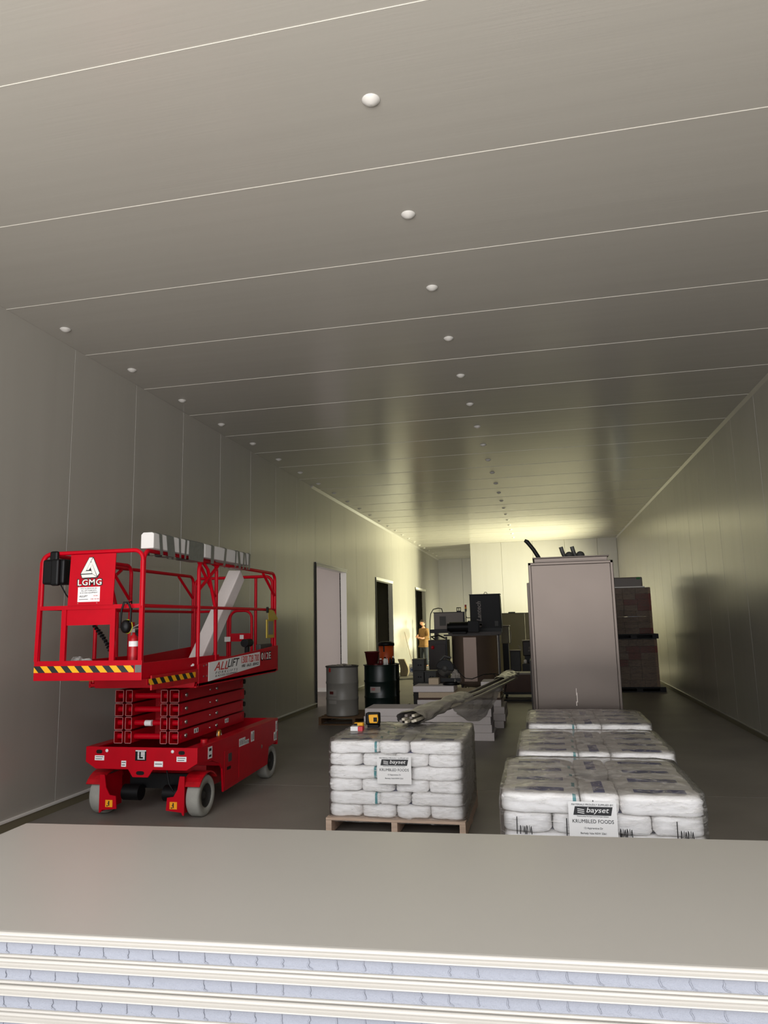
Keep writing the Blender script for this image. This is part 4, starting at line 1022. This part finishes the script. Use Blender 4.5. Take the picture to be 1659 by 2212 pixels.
# ------------------------------------------------------------------ mixing tank
TX, TY, TR = -1.62, 18.4, .60
t = thing('mixing_tank', 'large round stainless steel mixing tank with black motor on top', 'mixing tank', (TX, TY, 0))
MB().lathe([(.02, .12), (TR * .6, .16), (TR, .30), (TR, 1.40), (TR + .02, 1.41), (TR + .02, 1.44), (0, 1.45)], (TX, TY, 0), 64).build('vessel', M_tank, t)
for a in (45, 135, 225, 315):
    a = math.radians(a); px, py = TX + .47 * math.cos(a), TY + .47 * math.sin(a); MB().cyl((px, py, 0), (px, py, .3), .03, 12).build('leg', M_dkmet, t)
MB().box(TX - .68, TX + .66, TY - .07, TY + .07, 1.45, 1.50).box(TX - .72, TX + .68, TY - .66, TY - .62, 1.42, 1.46).box(TX + .60, TX + .64, TY - .66, TY - .62, .1, 1.44).build('lid_frame', M_dkmet, t)
mt = MB().cyl((TX - .62, TY - .2, 1.63), (TX - .12, TY - .2, 1.63), .13, 24).cyl((TX - .68, TY - .2, 1.63), (TX - .62, TY - .2, 1.63), .10, 20).box(TX - .15, TX + .12, TY - .33, TY - .05, 1.5, 1.78).box(TX - .55, TX - .2, TY - .3, TY - .1, 1.46, 1.52).build('motor', M_black, t, bevel=.008)
MB().cyl((TX + .58, TY - .45, .15), (TX + .58, TY - .45, 1.42), .014, 10).build('side_pipe', M_steel, t)
MB().prism([(TX - .25, TY - .625), (TX + .07, TY - .635), (TX + .07, TY - .55), (TX - .25, TY - .50)], .32, 1.38, 'z').build('highlight_strip', M_tankf, t, bevel=.004)  # flat strip added to stand in for the vessel's bright vertical highlight
t = thing('control_cabinet', 'dark narrow machine cabinet with red stop button left of the tank', 'machine cabinet', (-2.55, 18.0, 0))
MB().box(-2.77, -2.30, 18.0, 18.6, .0, 1.32).build('cabinet_body', M_dkmet, t, bevel=.008)
MB().box(-2.33, -2.29, 17.97, 18.0, .05, 1.40).build('corner_post', M_blackm, t); MB().lathe([(0, .03), (.04, .025), (.045, 0)], (-2.66, 17.998, 1.14), 20, MY).build('stop_button', M_redd, t)
MB().box(-2.62, -2.34, 17.985, 18.0, .62, 1.22).build('door', M_dkmet, t, bevel=.004)
MB().tube([(-2.60, 18.2, 1.32), (-2.72, 18.2, 1.40), (-2.52, 18.1, 1.44), (-2.35, 18.1, 1.36)], .02, 8).build('hose', M_black, t)
t = thing('control_console', 'grey control console with vent panel above the machines', 'control console', (-2.48, 20.2, 0))
MB().box(-2.90, -2.06, 20.0, 20.4, 1.56, 2.02).build('console_body', M_mgrey, t, bevel=.01); MB().box(-2.92, -2.03, 19.98, 20.42, 2.02, 2.035).box(-2.08, -2.03, 19.98, 20.0, 1.56, 2.02).build('edge_frame', M_blackm, t)
MB().box(-2.74, -2.56, 19.995, 20.0, 1.66, 1.92).build('vent_panel', M_dkgrey, t); MB().box(-3.0, -2.0, 19.95, 20.45, 1.46, 1.56).box(-2.9, -2.8, 20.0, 20.3, 0, 1.5).box(-2.2, -2.1, 20.0, 20.3, 0, 1.5).build('stand', M_blackm, t)
MB().box(-2.26, -2.14, 20.05, 20.12, 2.035, 2.065).box(-2.26, -2.245, 20.05, 20.12, 2.06, 2.15).box(-2.207, -2.193, 20.05, 20.12, 2.06, 2.15).box(-2.155, -2.14, 20.05, 20.12, 2.06, 2.15).box(-2.26, -2.14, 20.05, 20.12, 2.14, 2.16).build('socket_block', M_black, t)
MB().tube([(-2.66, 20.1, 2.03), (-2.68, 20.1, 2.13), (-2.78, 20.1, 2.15), (-2.92, 20.08, 2.12), (-2.99, 20.05, 2.0), (-3.01, 20.0, 1.8), (-3.02, 20.0, 1.5), (-3.0, 20.0, 1.2)], .013, 8).build('cable', M_black, t)
# stretch wrapping machine head
t = thing('pallet_wrapper', 'tall black pallet wrapping machine behind the tank', 'wrapping machine', (-1.3, 19.4, 0))
MB().prism([(-1.80, 1.56), (-.985, 1.56), (-.985, 1.7), (-1.0, 2.42), (-1.02, 2.46), (-1.80, 2.46)], 19.1, 19.6, 'y').build('carriage_cover', M_black, t, bevel=.02)
MB().box(-1.81, -.995, 19.09, 19.61, 2.455, 2.475).tube([(-1.42, 19.2, 2.47), (-1.40, 19.2, 2.52), (-1.35, 19.2, 2.52), (-1.33, 19.2, 2.47)], .008, 6).build('top_cap', M_blackm, t)
MB().box(-1.60, -1.2, 19.2, 19.6, 0, 1.56).box(-1.7, -1.0, 18.98 + .1, 19.7, 1.46, 1.58).build('mast', M_blackm, t)
text('Lantech', .165, M_mgrey, (-1.56, 19.098, 2.02), (PI / 2, -PI / 2, 0), t, sx=1.0, shear=.25, bold=.004)
MB().lathe([(0, 0), (.055, 0), (.055, .004), (0, .004)], (-1.545, 19.098, 1.66), 20, MY).box(-1.60, -1.49, 19.094, 19.098, 1.65, 1.70).build('round_mark', M_mgrey, t)
MB().box(-1.16, -1.07, 19.094, 19.098, 1.63, 1.76).build('data_plate', M_dkgrey, t)
t = thing('signal_tower', 'small red and amber signal lamp on a thin pole beside the wrapping machine', 'signal lamp', (-1.9, 19.3, 0))
MB().cyl((-1.93, 19.3, 0), (-1.93, 19.3, 2.03), .012, 10).tube([(-1.93, 19.3, 1.9), (-1.9, 19.3, 1.86), (-1.81, 19.3, 1.86)], .01, 6).build('pole', M_blackm, t)
MB().cyl((-1.93, 19.3, 2.03), (-1.93, 19.3, 2.10), .026, 16).build('base_segment', M_dkgrey, t)
MB().cyl((-1.93, 19.3, 2.10), (-1.93, 19.3, 2.15), .026, 16).build('amber_segment', M_orange, t); MB().cyl((-1.93, 19.3, 2.15), (-1.93, 19.3, 2.21), .026, 16).build('red_segment', M_redd, t)

# ------------------------------------------------------------------ right of the tank
t = thing('trolley', 'low dark trolley with pale top right of the tank', 'trolley', (-.45, 17.2, 0))
MB().box(-.92, .02, 16.95, 17.5, .54, .575).build('tray_top', M_mgrey, t); MB().box(-.90, 0, 16.97, 17.48, .15, .54).build('box_body', M_dkwood, t)
MB().box(-.92, .02, 16.95, 17.5, .10, .15).build('base_frame', M_blackm, t)
for px in (-.84, -.06):
    for py in (17.0, 17.42): MB().cyl((px - .02, py, .05), (px + .02, py, .05), .05, 14).build('castor', M_black, t)
MB().box(-.95, .1, 16.2, 16.27, .02, .06).box(-.95, -.9, 16.2, 16.9, .0, .06).box(.05, .1, 16.2, 16.9, .0, .06).build('tow_frame', M_blackm, t)
def mach(x0, x1, y0, y1, z0, z1, m, name, lab, cat):
    t = thing(name, lab, cat, ((x0 + x1) / 2, (y0 + y1) / 2, 0))
    MB().box(x0, x1, y0, y1, z0, z1).build('housing', m, t, bevel=.02); MB().box(x0 - .02, x1 + .02, y0 - .02, y1 + .02, z1, z1 + .03).build('top_cover', M_mgrey, t, bevel=.01)
    MB().box(x0 + .04, x1 - .04, y0 + .04, y1 - .04, 0, z0).build('pedestal', M_blackm, t)
    return t
t = mach(-1.10, -.86, 20.5, 20.9, 1.13, 1.60, M_olive, 'wall_box', 'pale upright box unit between the wrapping machine and steel cabinet', 'machine unit')
MB().tube([(-.85, 20.5, 1.5), (-.82, 20.5, 1.45), (-.82, 20.5, 1.12), (-.9, 20.5, 1.10)], .01, 6).build('cable', M_mgrey, t)
t = mach(-.84, -.56, 19.9, 20.15, .35, .94, M_dkgrey, 'bin', 'dark bin with pale lid right of the tank', 'bin')
t = mach(-.50, -.08, 20.2, 20.6, .80, 1.19, M_dkmet, 'bench_machine', 'dark bench machine with pale domed top right of the tank', 'machine')
MB().bar((-.62, 20.15, 1.08), (-.53, 20.15, 1.02), .02).bar((-.60, 20.15, 1.02), (-.53, 20.15, .98), .02).build('lever', M_mgrey, t); MB().lathe([(0, .02), (.05, 0)], (-.3, 20.19, 1.0), 16, MY).box(-.36, -.1, 20.17, 20.2, .92, .95).build('dial', M_mgrey, t)
o = MB().box(-.52, -.02, 19.6, 20.1, .30, .62).box(-.5, -.45, 19.62, 19.7, 0, .3).box(-.1, -.05, 19.62, 19.7, 0, .3).box(-.5, -.45, 20.0, 20.08, 0, .3).box(-.1, -.05, 20.0, 20.08, 0, .3).build('work_table', M_blackm, loc=(-.27, 19.85, 0), bevel=.01); tagt(o, 'dark low table below the bench machine', 'table')
o = MB().lathe([(0, 0), (.045, 0), (.045, .08), (.02, .1), (0, .1)], (-.44, 19.8, .622), 16).build('jar', M_white, loc=(-.44, 19.8, .622)); tagt(o, 'small white jar on the dark low table', 'jar')
t = thing('partition', 'low olive grey partition standing in front of the far back wall', 'partition', (-.1, 24, 0))
for k in range(3): MB().box(-1.45 + k * .97, -1.45 + (k + 1) * .97 - .006, 24, 24.08, .02, 1.98).build('panel', M_olive, t)
MB().box(-1.46, 1.47, 23.99, 24.09, 1.98, 2.0).box(-1.46, 1.47, 23.9, 24.18, 0, .02).build('frame', M_dkgrey, t)
o = MB().box(-1.0, -.78, 23.99, 24.09, 2.001, 2.035).build('small_tray', M_dkgrey, loc=(-.9, 24.04, 2.001)); tagt(o, 'small dark tray on the top edge of the partition', 'tray')

# ------------------------------------------------------------------ tall stainless cabinet
t = thing('steel_cabinet', 'tall brushed stainless steel cabinet behind the right pallets of sacks', 'steel cabinet', (.39, 9.6, 0))
mb = MB().box(-.095, .875, 8.86, 10.9, .08, 2.46); mb.build('cabinet_body', M_stain, t, bevel=.008)
e = .035
MB().box(-.105, -.105 + e, 8.835, 8.87, .08, 2.47).box(.885 - e, .885, 8.835, 8.87, .08, 2.47).box(-.105, .885, 8.835, 8.87, 2.47 - e, 2.47).box(-.105, .885, 8.835, 8.87, .08, .08 + e).build('front_frame', M_stain, t, bevel=.006)
MB().box(-.16, -.10, 10.7, 12.3, .08, 2.32).box(-.15, .84, 10.9, 12.3, .08, 2.30).build('rear_section', M_stain, t, bevel=.006)
MB().box(-.175, -.16, 10.75, 12.2, .3, 1.2).build('side_rail', M_dkmet, t)
MB().box(-.03, .84, 9.0, 10.85, 2.461, 2.53).box(-.05, .86, 8.98, 10.87, 2.53, 2.545).build('top_plinth', M_stain, t, bevel=.004)
for a, b in ((-.06, 8.95), (.84, 8.95), (-.06, 10.8), (.84, 10.8)): MB().cyl((a, b, 0), (a, b, .08), .03, 12).build('foot', M_blackm, t)
hz = [(.05, 9.5, 2.54), (.02, 9.5, 2.60), (-.03, 9.5, 2.69), (-.08, 9.5, 2.76), (-.11, 9.5, 2.80), (-.14, 9.5, 2.82)]
MB().tube(hz, [.026, .027, .026, .026, .028, .02], 12).build('flexible_hose', M_black, t)
for x in (.42, .56):
    MB().tube([(x - .10, 9.6, 2.72), (x - .085, 9.6, 2.66), (x - .065, 9.6, 2.60), (x - .02, 9.6, 2.575)], .026, 14).build('pipe_elbow', M_dkgrey, t)
    MB().lathe([(0, .05), (.035, .045), (.055, .02), (.055, -.02), (.035, -.045), (0, -.05)], (x, 9.6, 2.60), 20, MY).build('valve_wheel', M_dkgrey, t)
M_scr = mat('scratch_mark', (215, 205, 195), .4)
MB().box(.375, .383, 8.858, 8.8605, .82, .93).box(.365, .373, 8.858, 8.8605, .78, .83).box(.37, .376, 8.858, 8.8605, .90, .98).build('scratches', M_scr, t)

# ------------------------------------------------------------------ wrapped loads by the right wall
def load(x0, x1, y0, y1, z0, z1, rows, lab, seed):
    t = thing('wrapped_load', lab, 'wrapped carton load', ((x0 + x1) / 2, (y0 + y1) / 2, z0))
    rr = random.Random(seed); h = (z1 - z0) / rows
    reds = mat('red_carton', (128, 70, 62), .7)
    for k in range(rows):
        x = x0
        cuts = [x0, x0 + (x1 - x0) * rr.uniform(.3, .38), x0 + (x1 - x0) * rr.uniform(.62, .7), x1]
        for j in range(3):
            mm_ = reds if rr.random() < .22 else M_card
            for q in range(2):
                ya = y0 + (y1 - y0) * q / 2
                MB().box(cuts[j] + .003, cuts[j + 1] - .003, ya + .003, ya + (y1 - y0) / 2 - .003, z0 + k * h + .002, z0 + (k + 1) * h - .002).build('carton', mm_, t, bevel=.004)
    w_ = MB(); 
    n = 64; vs = []; nz_ = 24; cx, cy = (x0 + x1) / 2, (y0 + y1) / 2; hx, hy = (x1 - x0) / 2 + .012, (y1 - y0) / 2 + .012
    for j in range(nz_ + 1):
        z = z0 + (z1 - z0 + .01) * j / nz_
        for k in range(n):
            a = 2 * PI * (k + .5) / n; c_, s_ = math.cos(a), math.sin(a); r_ = 1 / ((abs(c_ / hx) ** 10 + abs(s_ / hy) ** 10) ** .1)
            q = 1 + .006 * noise.noise(Vector((c_ * 2, s_ * 2, z * 14 + seed)))
            vs.append((cx + c_ * r_ * q, cy + s_ * r_ * q, z))
    w_.add(vs, [(j * n + k, j * n + (k + 1) % n, (j + 1) * n + (k + 1) % n, (j + 1) * n + k) for j in range(nz_) for k in range(n)], True)
    w_.add(vs[-n:], [tuple(range(n))])
    w_.build('film', M_film2, t); return t
def ppallet(x0, x1, y0, y1, z, lab, h=.115):
    t = thing('plastic_pallet', lab, 'plastic pallet', ((x0 + x1) / 2, (y0 + y1) / 2, z), 'black plastic pallets by the right wall')
    MB().box(x0, x1, y0, y1, z + h - .03, z + h).build('deck', M_black, t, bevel=.004); MB().box(x0 + .05, x1 - .05, (y0 + y1) / 2 - .03, (y0 + y1) / 2 + .03, z + .02, z + h - .03).build('centre_web', M_black, t); MB().box(x0, x1, y0, y1, z, z + .02).build('base', M_black, t)
    for a in (x0, (x0 + x1) / 2 - .07, x1 - .14):
        for b in (y0, (y0 + y1) / 2 - .07, y1 - .14): MB().box(a, a + .14, b, b + .14, z + .02, z + h - .03).build('block', M_black, t)
ppallet(1.66, 2.86, 18.45, 19.5, 0, 'black plastic pallet on the floor by the right wall')
load(1.68, 2.74, 18.47, 19.45, .116, 1.245, 7, 'lower film-wrapped load of cartons by the right wall', 5)
ppallet(1.64, 2.78, 18.45, 19.47, 1.258, 'black plastic pallet between the two wrapped loads')
load(1.66, 2.68, 18.47, 19.45, 1.375, 2.49, 8, 'upper film-wrapped load of cartons by the right wall', 6)
for i_, (yy_, hh_, w1_) in enumerate(((13.2, 1.13, 1.28), (17.0, 1.13, 1.48))):  # unseen carton stacks added to darken the reflection in the right wall
    q_ = ['nearer', 'farther'][i_]
    for lv in range(2):
        zz_ = lv * 1.258; ppallet(w1_ - 1.15, w1_, yy_, yy_ + 1.1, zz_, 'black plastic pallet, %s, in the %s stack added behind the steel cabinet' % (['on the floor', 'between two loads'][lv], q_))
        load(w1_ - 1.13, w1_ - .02, yy_ + .02, yy_ + 1.08, zz_ + .117, zz_ + .117 + (1.13 if lv == 0 else 1.0), 7, '%s wrapped carton load in the %s stack added behind the steel cabinet' % (['lower', 'upper'][lv], q_), 20 + i_ * 3 + lv)
t = thing('white_pack', 'flat white wrapped pack with green label on top of the carton loads', 'wrapped pack', (2.1, 18.9, 2.5))
MB().box(1.66, 2.52, 18.55, 19.4, 2.51, 2.76).build('pack', M_mgrey, t, bevel=.03); MB().box(2.38, 2.47, 18.545, 18.55, 2.70, 2.75).build('green_label', M_greenl, t, label='small green label')
MB().box(1.66, 2.56, 18.53, 19.42, 2.50, 2.53).build('base_sheet', M_white, t)

# ------------------------------------------------------------------ far left: sacks, broom, cables
def upright(x, y, w_, d_, h, m, lab, lean=0):
    bm = bmesh.new(); bmesh.ops.create_cube(bm, size=1); bmesh.ops.subdivide_edges(bm, edges=bm.edges[:], cuts=8, use_grid_fill=True)
    for v in bm.verts:
        p = v.co.copy(); z = p.z + .5
        s_ = 1 - .22 * max(0, z - .75) * 2 + .08 * math.sin(z * 6)
        v.co = Vector((p.x * w_ * s_ + lean * math.sin(z * 4.2) * .06, p.y * d_ * s_, z * h)) + Vector((noise.noise(p * 4), noise.noise(p * 5 + Vector((3, 0, 0))), 0)) * .02
    for f in bm.faces: f.smooth = True
    zm = min(v.co.z for v in bm.verts)
    me = bpy.data.meshes.new('cement_bag'); bm.to_mesh(me); bm.free(); me.materials.append(m)
    o = bpy.data.objects.new('cement_bag', me); C.objects.link(o); o.location = (x, y, -zm); tagt(o, lab, 'bag'); return o
upright(-4.55, 23.9, .26, .16, .56, M_cloudy, 'brown paper bag standing against the far left wall', 1)
o = upright(-4.30, 24.2, .22, .14, .38, M_paper, 'white bag with round blue mark beside the brown paper bag', -.3)
g = MB(); R0 = .085
g.lathe([(R0, .0), (R0 - .02, .0), (R0 - .02, .004), (R0, .004), (R0, .0)], (-4.29, 24.115, .19), 28, MY).lathe([(.05, 0), (.0, 0)], (-4.29, 24.113, .19), 20, MY)
p_ = g.build('round_mark', M_blue, loc=(-4.29, 24.115, .19)); p_.parent = o; p_.location = Vector((-4.29, 24.115, .19)) - o.location
upright(-4.72, 23.6, .18, .2, .17, M_dkgrey, 'small grey bag slumped at the foot of the left wall', 0)
t = thing('broom', 'thin wooden broom leaning against the far left wall', 'broom', (-4.45, 25.4, 0))
MB().cyl((-4.40, 25.2, .04), (-4.82, 25.75, 1.42), .009, 10).build('handle', M_card, t); MB().box(-4.52, -4.28, 25.16, 25.24, 0, .09).build('broom_head', M_dkwood, t)
for i, pts in enumerate(([(-4.7, 22.8), (-4.3, 22.6), (-3.9, 22.9), (-3.5, 22.3), (-3.1, 22.0)], [(-4.75, 22.2), (-4.2, 22.5), (-3.8, 22.25), (-3.4, 22.7)], )):
    c = []
    for k in range(len(pts) - 1):
        for q in range(8):
            f = q / 8; a = Vector(pts[k] + (.012,)); b = Vector(pts[k + 1] + (.012,)); v = a.lerp(b, f); v.y += .12 * math.sin(f * PI) * (1 if k % 2 else -1); c.append(v)
    o = MB().tube(c, .011, 6).build('floor_cable', M_dkgrey, loc=(-4, 22.5, 0)); tagt(o, ('longer', 'shorter')[i] + ' loose grey cable lying on the floor by the far left wall', 'cable')

# ------------------------------------------------------------------ person
def skin(name, verts, edges, radii, m, parent, sub_=2, root=0):
    me = bpy.data.meshes.new(name); me.from_pydata(verts, edges, []); me.materials.append(m)
    o = bpy.data.objects.new(name, me); C.objects.link(o); o.parent = parent
    o.modifiers.new('skin', 'SKIN')
    if not me.skin_vertices:
        bm = bmesh.new(); bm.from_mesh(me); bm.verts.layers.skin.verify(); bm.to_mesh(me); bm.free()
    for i, r in enumerate(radii):
        me.skin_vertices[0].data[i].radius = r if isinstance(r, tuple) else (r, r)
        me.skin_vertices[0].data[i].use_root = (i == root)
    s_ = o.modifiers.new('sub', 'SUBSURF'); s_.levels = sub_; s_.render_levels = sub_
    for mo in o.modifiers:
        if mo.type == 'SKIN': mo.use_smooth_shade = True
    return o
px, py = -4.42, 27.6
per = thing('person', 'person in tan jacket and dark trousers with forearms raised, standing by the far doorway', 'person', (px, py, 0))
per.rotation_euler = (0, 0, math.radians(-38))     # faces left and towards the camera; local -Y is forward
# body: pelvis, spine, neck, head, arms, legs in one surface
V = [(0, 0, .99), (0, .01, 1.12), (0, .02, 1.30), (0, .02, 1.46), (0, .0, 1.54), (0, -.02, 1.62),         # 0-5
     (.17, .02, 1.46), (.24, .01, 1.22), (.14, -.20, 1.14), (.05, -.29, 1.18),                          # right arm 6-9
     (-.17, .02, 1.46), (-.24, .01, 1.22), (-.15, -.20, 1.20), (-.04, -.27, 1.27),                      # left arm 10-13
     (.095, 0, .90), (.12, -.01, .50), (.14, .02, .10), (.15, -.10, .04),                                # leg
     (-.095, 0, .90), (-.11, -.02, .50), (-.12, .02, .10), (-.13, -.10, .04)]
Ed = [(0, 1), (1, 2), (2, 3), (3, 4), (4, 5), (3, 6), (6, 7), (7, 8), (8, 9), (3, 10), (10, 11), (11, 12), (12, 13), (0, 14), (14, 15), (15, 16), (16, 17), (0, 18), (18, 19), (19, 20), (20, 21)]
Ra = [(.12, .08), (.13, .09), (.15, .10), (.11, .08), (.055, .055), (.05, .05), .06, .045, .035, .028, .06, .045, .035, .028, .085, .055, .04, .035, .085, .055, .04, .035]
# hands: palm plus five separate bent fingers each
def hand_(wrist, fwd, side, base):
    w_ = Vector(wrist); f = Vector(fwd).normalized(); s_ = Vector(side).normalized(); u = f.cross(s_).normalized()
    V.append(tuple(w_ + f * .055)); Ra.append((.03, .018)); pi = len(V) - 1; Ed.append((base, pi))
    for k, (a, l) in enumerate(((-.030, .060), (-.010, .072), (.010, .068), (.028, .052))):
        p1 = w_ + f * .085 + s_ * a; p2 = p1 + f * l * .5 - u * .006; p3 = p2 + f * l * .35 - u * .025
        i0 = len(V); V.extend([tuple(p1), tuple(p2), tuple(p3)]); Ra.extend([.0095, .0085, .0075]); Ed.extend([(pi, i0), (i0, i0 + 1), (i0 + 1, i0 + 2)])
    p1 = w_ + f * .03 - s_ * .045; p2 = p1 + f * .035 - s_ * .02
    i0 = len(V); V.extend([tuple(p1), tuple(p2)]); Ra.extend([.011, .009]); Ed.extend([(pi, i0), (i0, i0 + 1)])
hand_(V[9], (-.6, -.5, .2), (0, -.3, .9), 9)
hand_(V[13], (.5, -.6, -.1), (.1, .2, .95), 13)
body = skin('body', V, Ed, Ra, M_skin, per)
# head: shaped sphere with brow, nose, chin, ears
bm = bmesh.new(); bmesh.ops.create_uvsphere(bm, u_segments=32, v_segments=24, radius=1)
for v in bm.verts:
    x, y, z = v.co; fy = max(0, -y)
    X_ = x * .077 * (1 - .22 * max(0, -z)); Y_ = y * .098; Z_ = z * .118
    Y_ -= .012 * fy * math.exp(-((z + .75) / .3) ** 2)                                   # chin
    Y_ -= .026 * fy ** 6 * math.exp(-(x / .16) ** 2) * math.exp(-((z + .12) / .22) ** 2)  # nose
    Y_ += .010 * fy ** 3 * (math.exp(-((abs(x) - .36) / .14) ** 2) * math.exp(-((z - .10) / .12) ** 2))  # eye sockets
    Y_ -= .005 * fy ** 4 * math.exp(-(x / .3) ** 2) * math.exp(-((z + .47) / .07) ** 2)   # lips
    X_ += math.copysign(.016, x) * math.exp(-((abs(x) - 1) / .10) ** 2) * math.exp(-(y / .18) ** 2) * math.exp(-((z + .02) / .28) ** 2)  # ears
    v.co = Vector((X_, Y_, Z_))
for f in bm.faces: f.smooth = True
me = bpy.data.meshes.new('head'); bm.to_mesh(me); bm.free(); me.materials.append(M_skin)
hd = bpy.data.objects.new('head', me); C.objects.link(hd); hd.parent = per; hd.location = (0, -.035, 1.735); hd.rotation_euler = (math.radians(14), 0, math.radians(-22))
bm = bmesh.new(); bmesh.ops.create_uvsphere(bm, u_segments=28, v_segments=20, radius=1)
for v in bm.verts:
    x, y, z = v.co; k = 1.0 + .03 * noise.noise(v.co * 6)
    cut = z < (.42 if y < -.35 else (-.05 if y < .2 else -.45))
    if cut: k *= .86
    v.co = Vector((x * .083 * k, y * .104 * k + .004, z * .124 * k + .004))
for f in bm.faces: f.smooth = True
me = bpy.data.meshes.new('hair'); bm.to_mesh(me); bm.free(); me.materials.append(M_hair)
hr = bpy.data.objects.new('hair', me); C.objects.link(hr); hr.parent = hd
ey = MB()
for s_ in (-1, 1):
    ey.lathe([(0, .006), (.006, .004), (.008, 0)], (s_ * .028, -.083, .012), 10, MY)
    ey.box(s_ * .028 - .014, s_ * .028 + .014, -.093, -.086, .030, .035)
e_ = ey.build('eyes_and_brows', M_hair, hd)
JV = [(0, 0, .86), (0, .0, .98), (0, .01, 1.14), (0, .02, 1.32), (0, .02, 1.45), (0, .01, 1.53)] + [V[6], V[7], (.17, -.14, 1.155), V[10], V[11], (-.175, -.14, 1.205)]
JE = [(0, 1), (1, 2), (2, 3), (3, 4), (4, 5), (4, 6), (6, 7), (7, 8), (4, 9), (9, 10), (10, 11)]
skin('jacket', JV, JE, [(.20, .145), (.195, .145), (.185, .14), (.185, .135), (.14, .11), (.075, .075), .085, .065, .052, .085, .065, .052], M_tan, per, root=1)
skin('trousers', [(0, 0, 1.04), (0, .0, .94), (.10, 0, .84), V[15], (.14, .02, .12), (-.10, 0, .84), V[19], (-.12, .02, .12)], [(0, 1), (1, 2), (2, 3), (3, 4), (1, 5), (5, 6), (6, 7)], [(.15, .10), (.165, .115), .105, .078, .066, .105, .078, .066], M_trous, per)
for v in (V[16], V[20]):
    bm = bmesh.new(); bmesh.ops.create_cube(bm, size=1)
    bmesh.ops.subdivide_edges(bm, edges=bm.edges[:], cuts=4, use_grid_fill=True)
    for q in bm.verts:
        p = q.co.copy(); h_ = .11 if p.y > .1 else .11 - .05 * (.1 - p.y) / .6
        wd = .10 * (1 - .25 * max(0, -p.y * 2 - .5)); q.co = Vector((v[0] + p.x * wd, v[1] - .06 + p.y * .28, (p.z + .5) * h_))
    for f in bm.faces: f.smooth = True
    me = bpy.data.meshes.new('shoe'); bm.to_mesh(me); bm.free(); me.materials.append(M_shoe)
    so = bpy.data.objects.new('shoe', me); C.objects.link(so); so.parent = per
# tidy helper properties
for o in list(C.objects):
    for k in ('_o', '_l', '_r'):
        if k in o: del o[k]
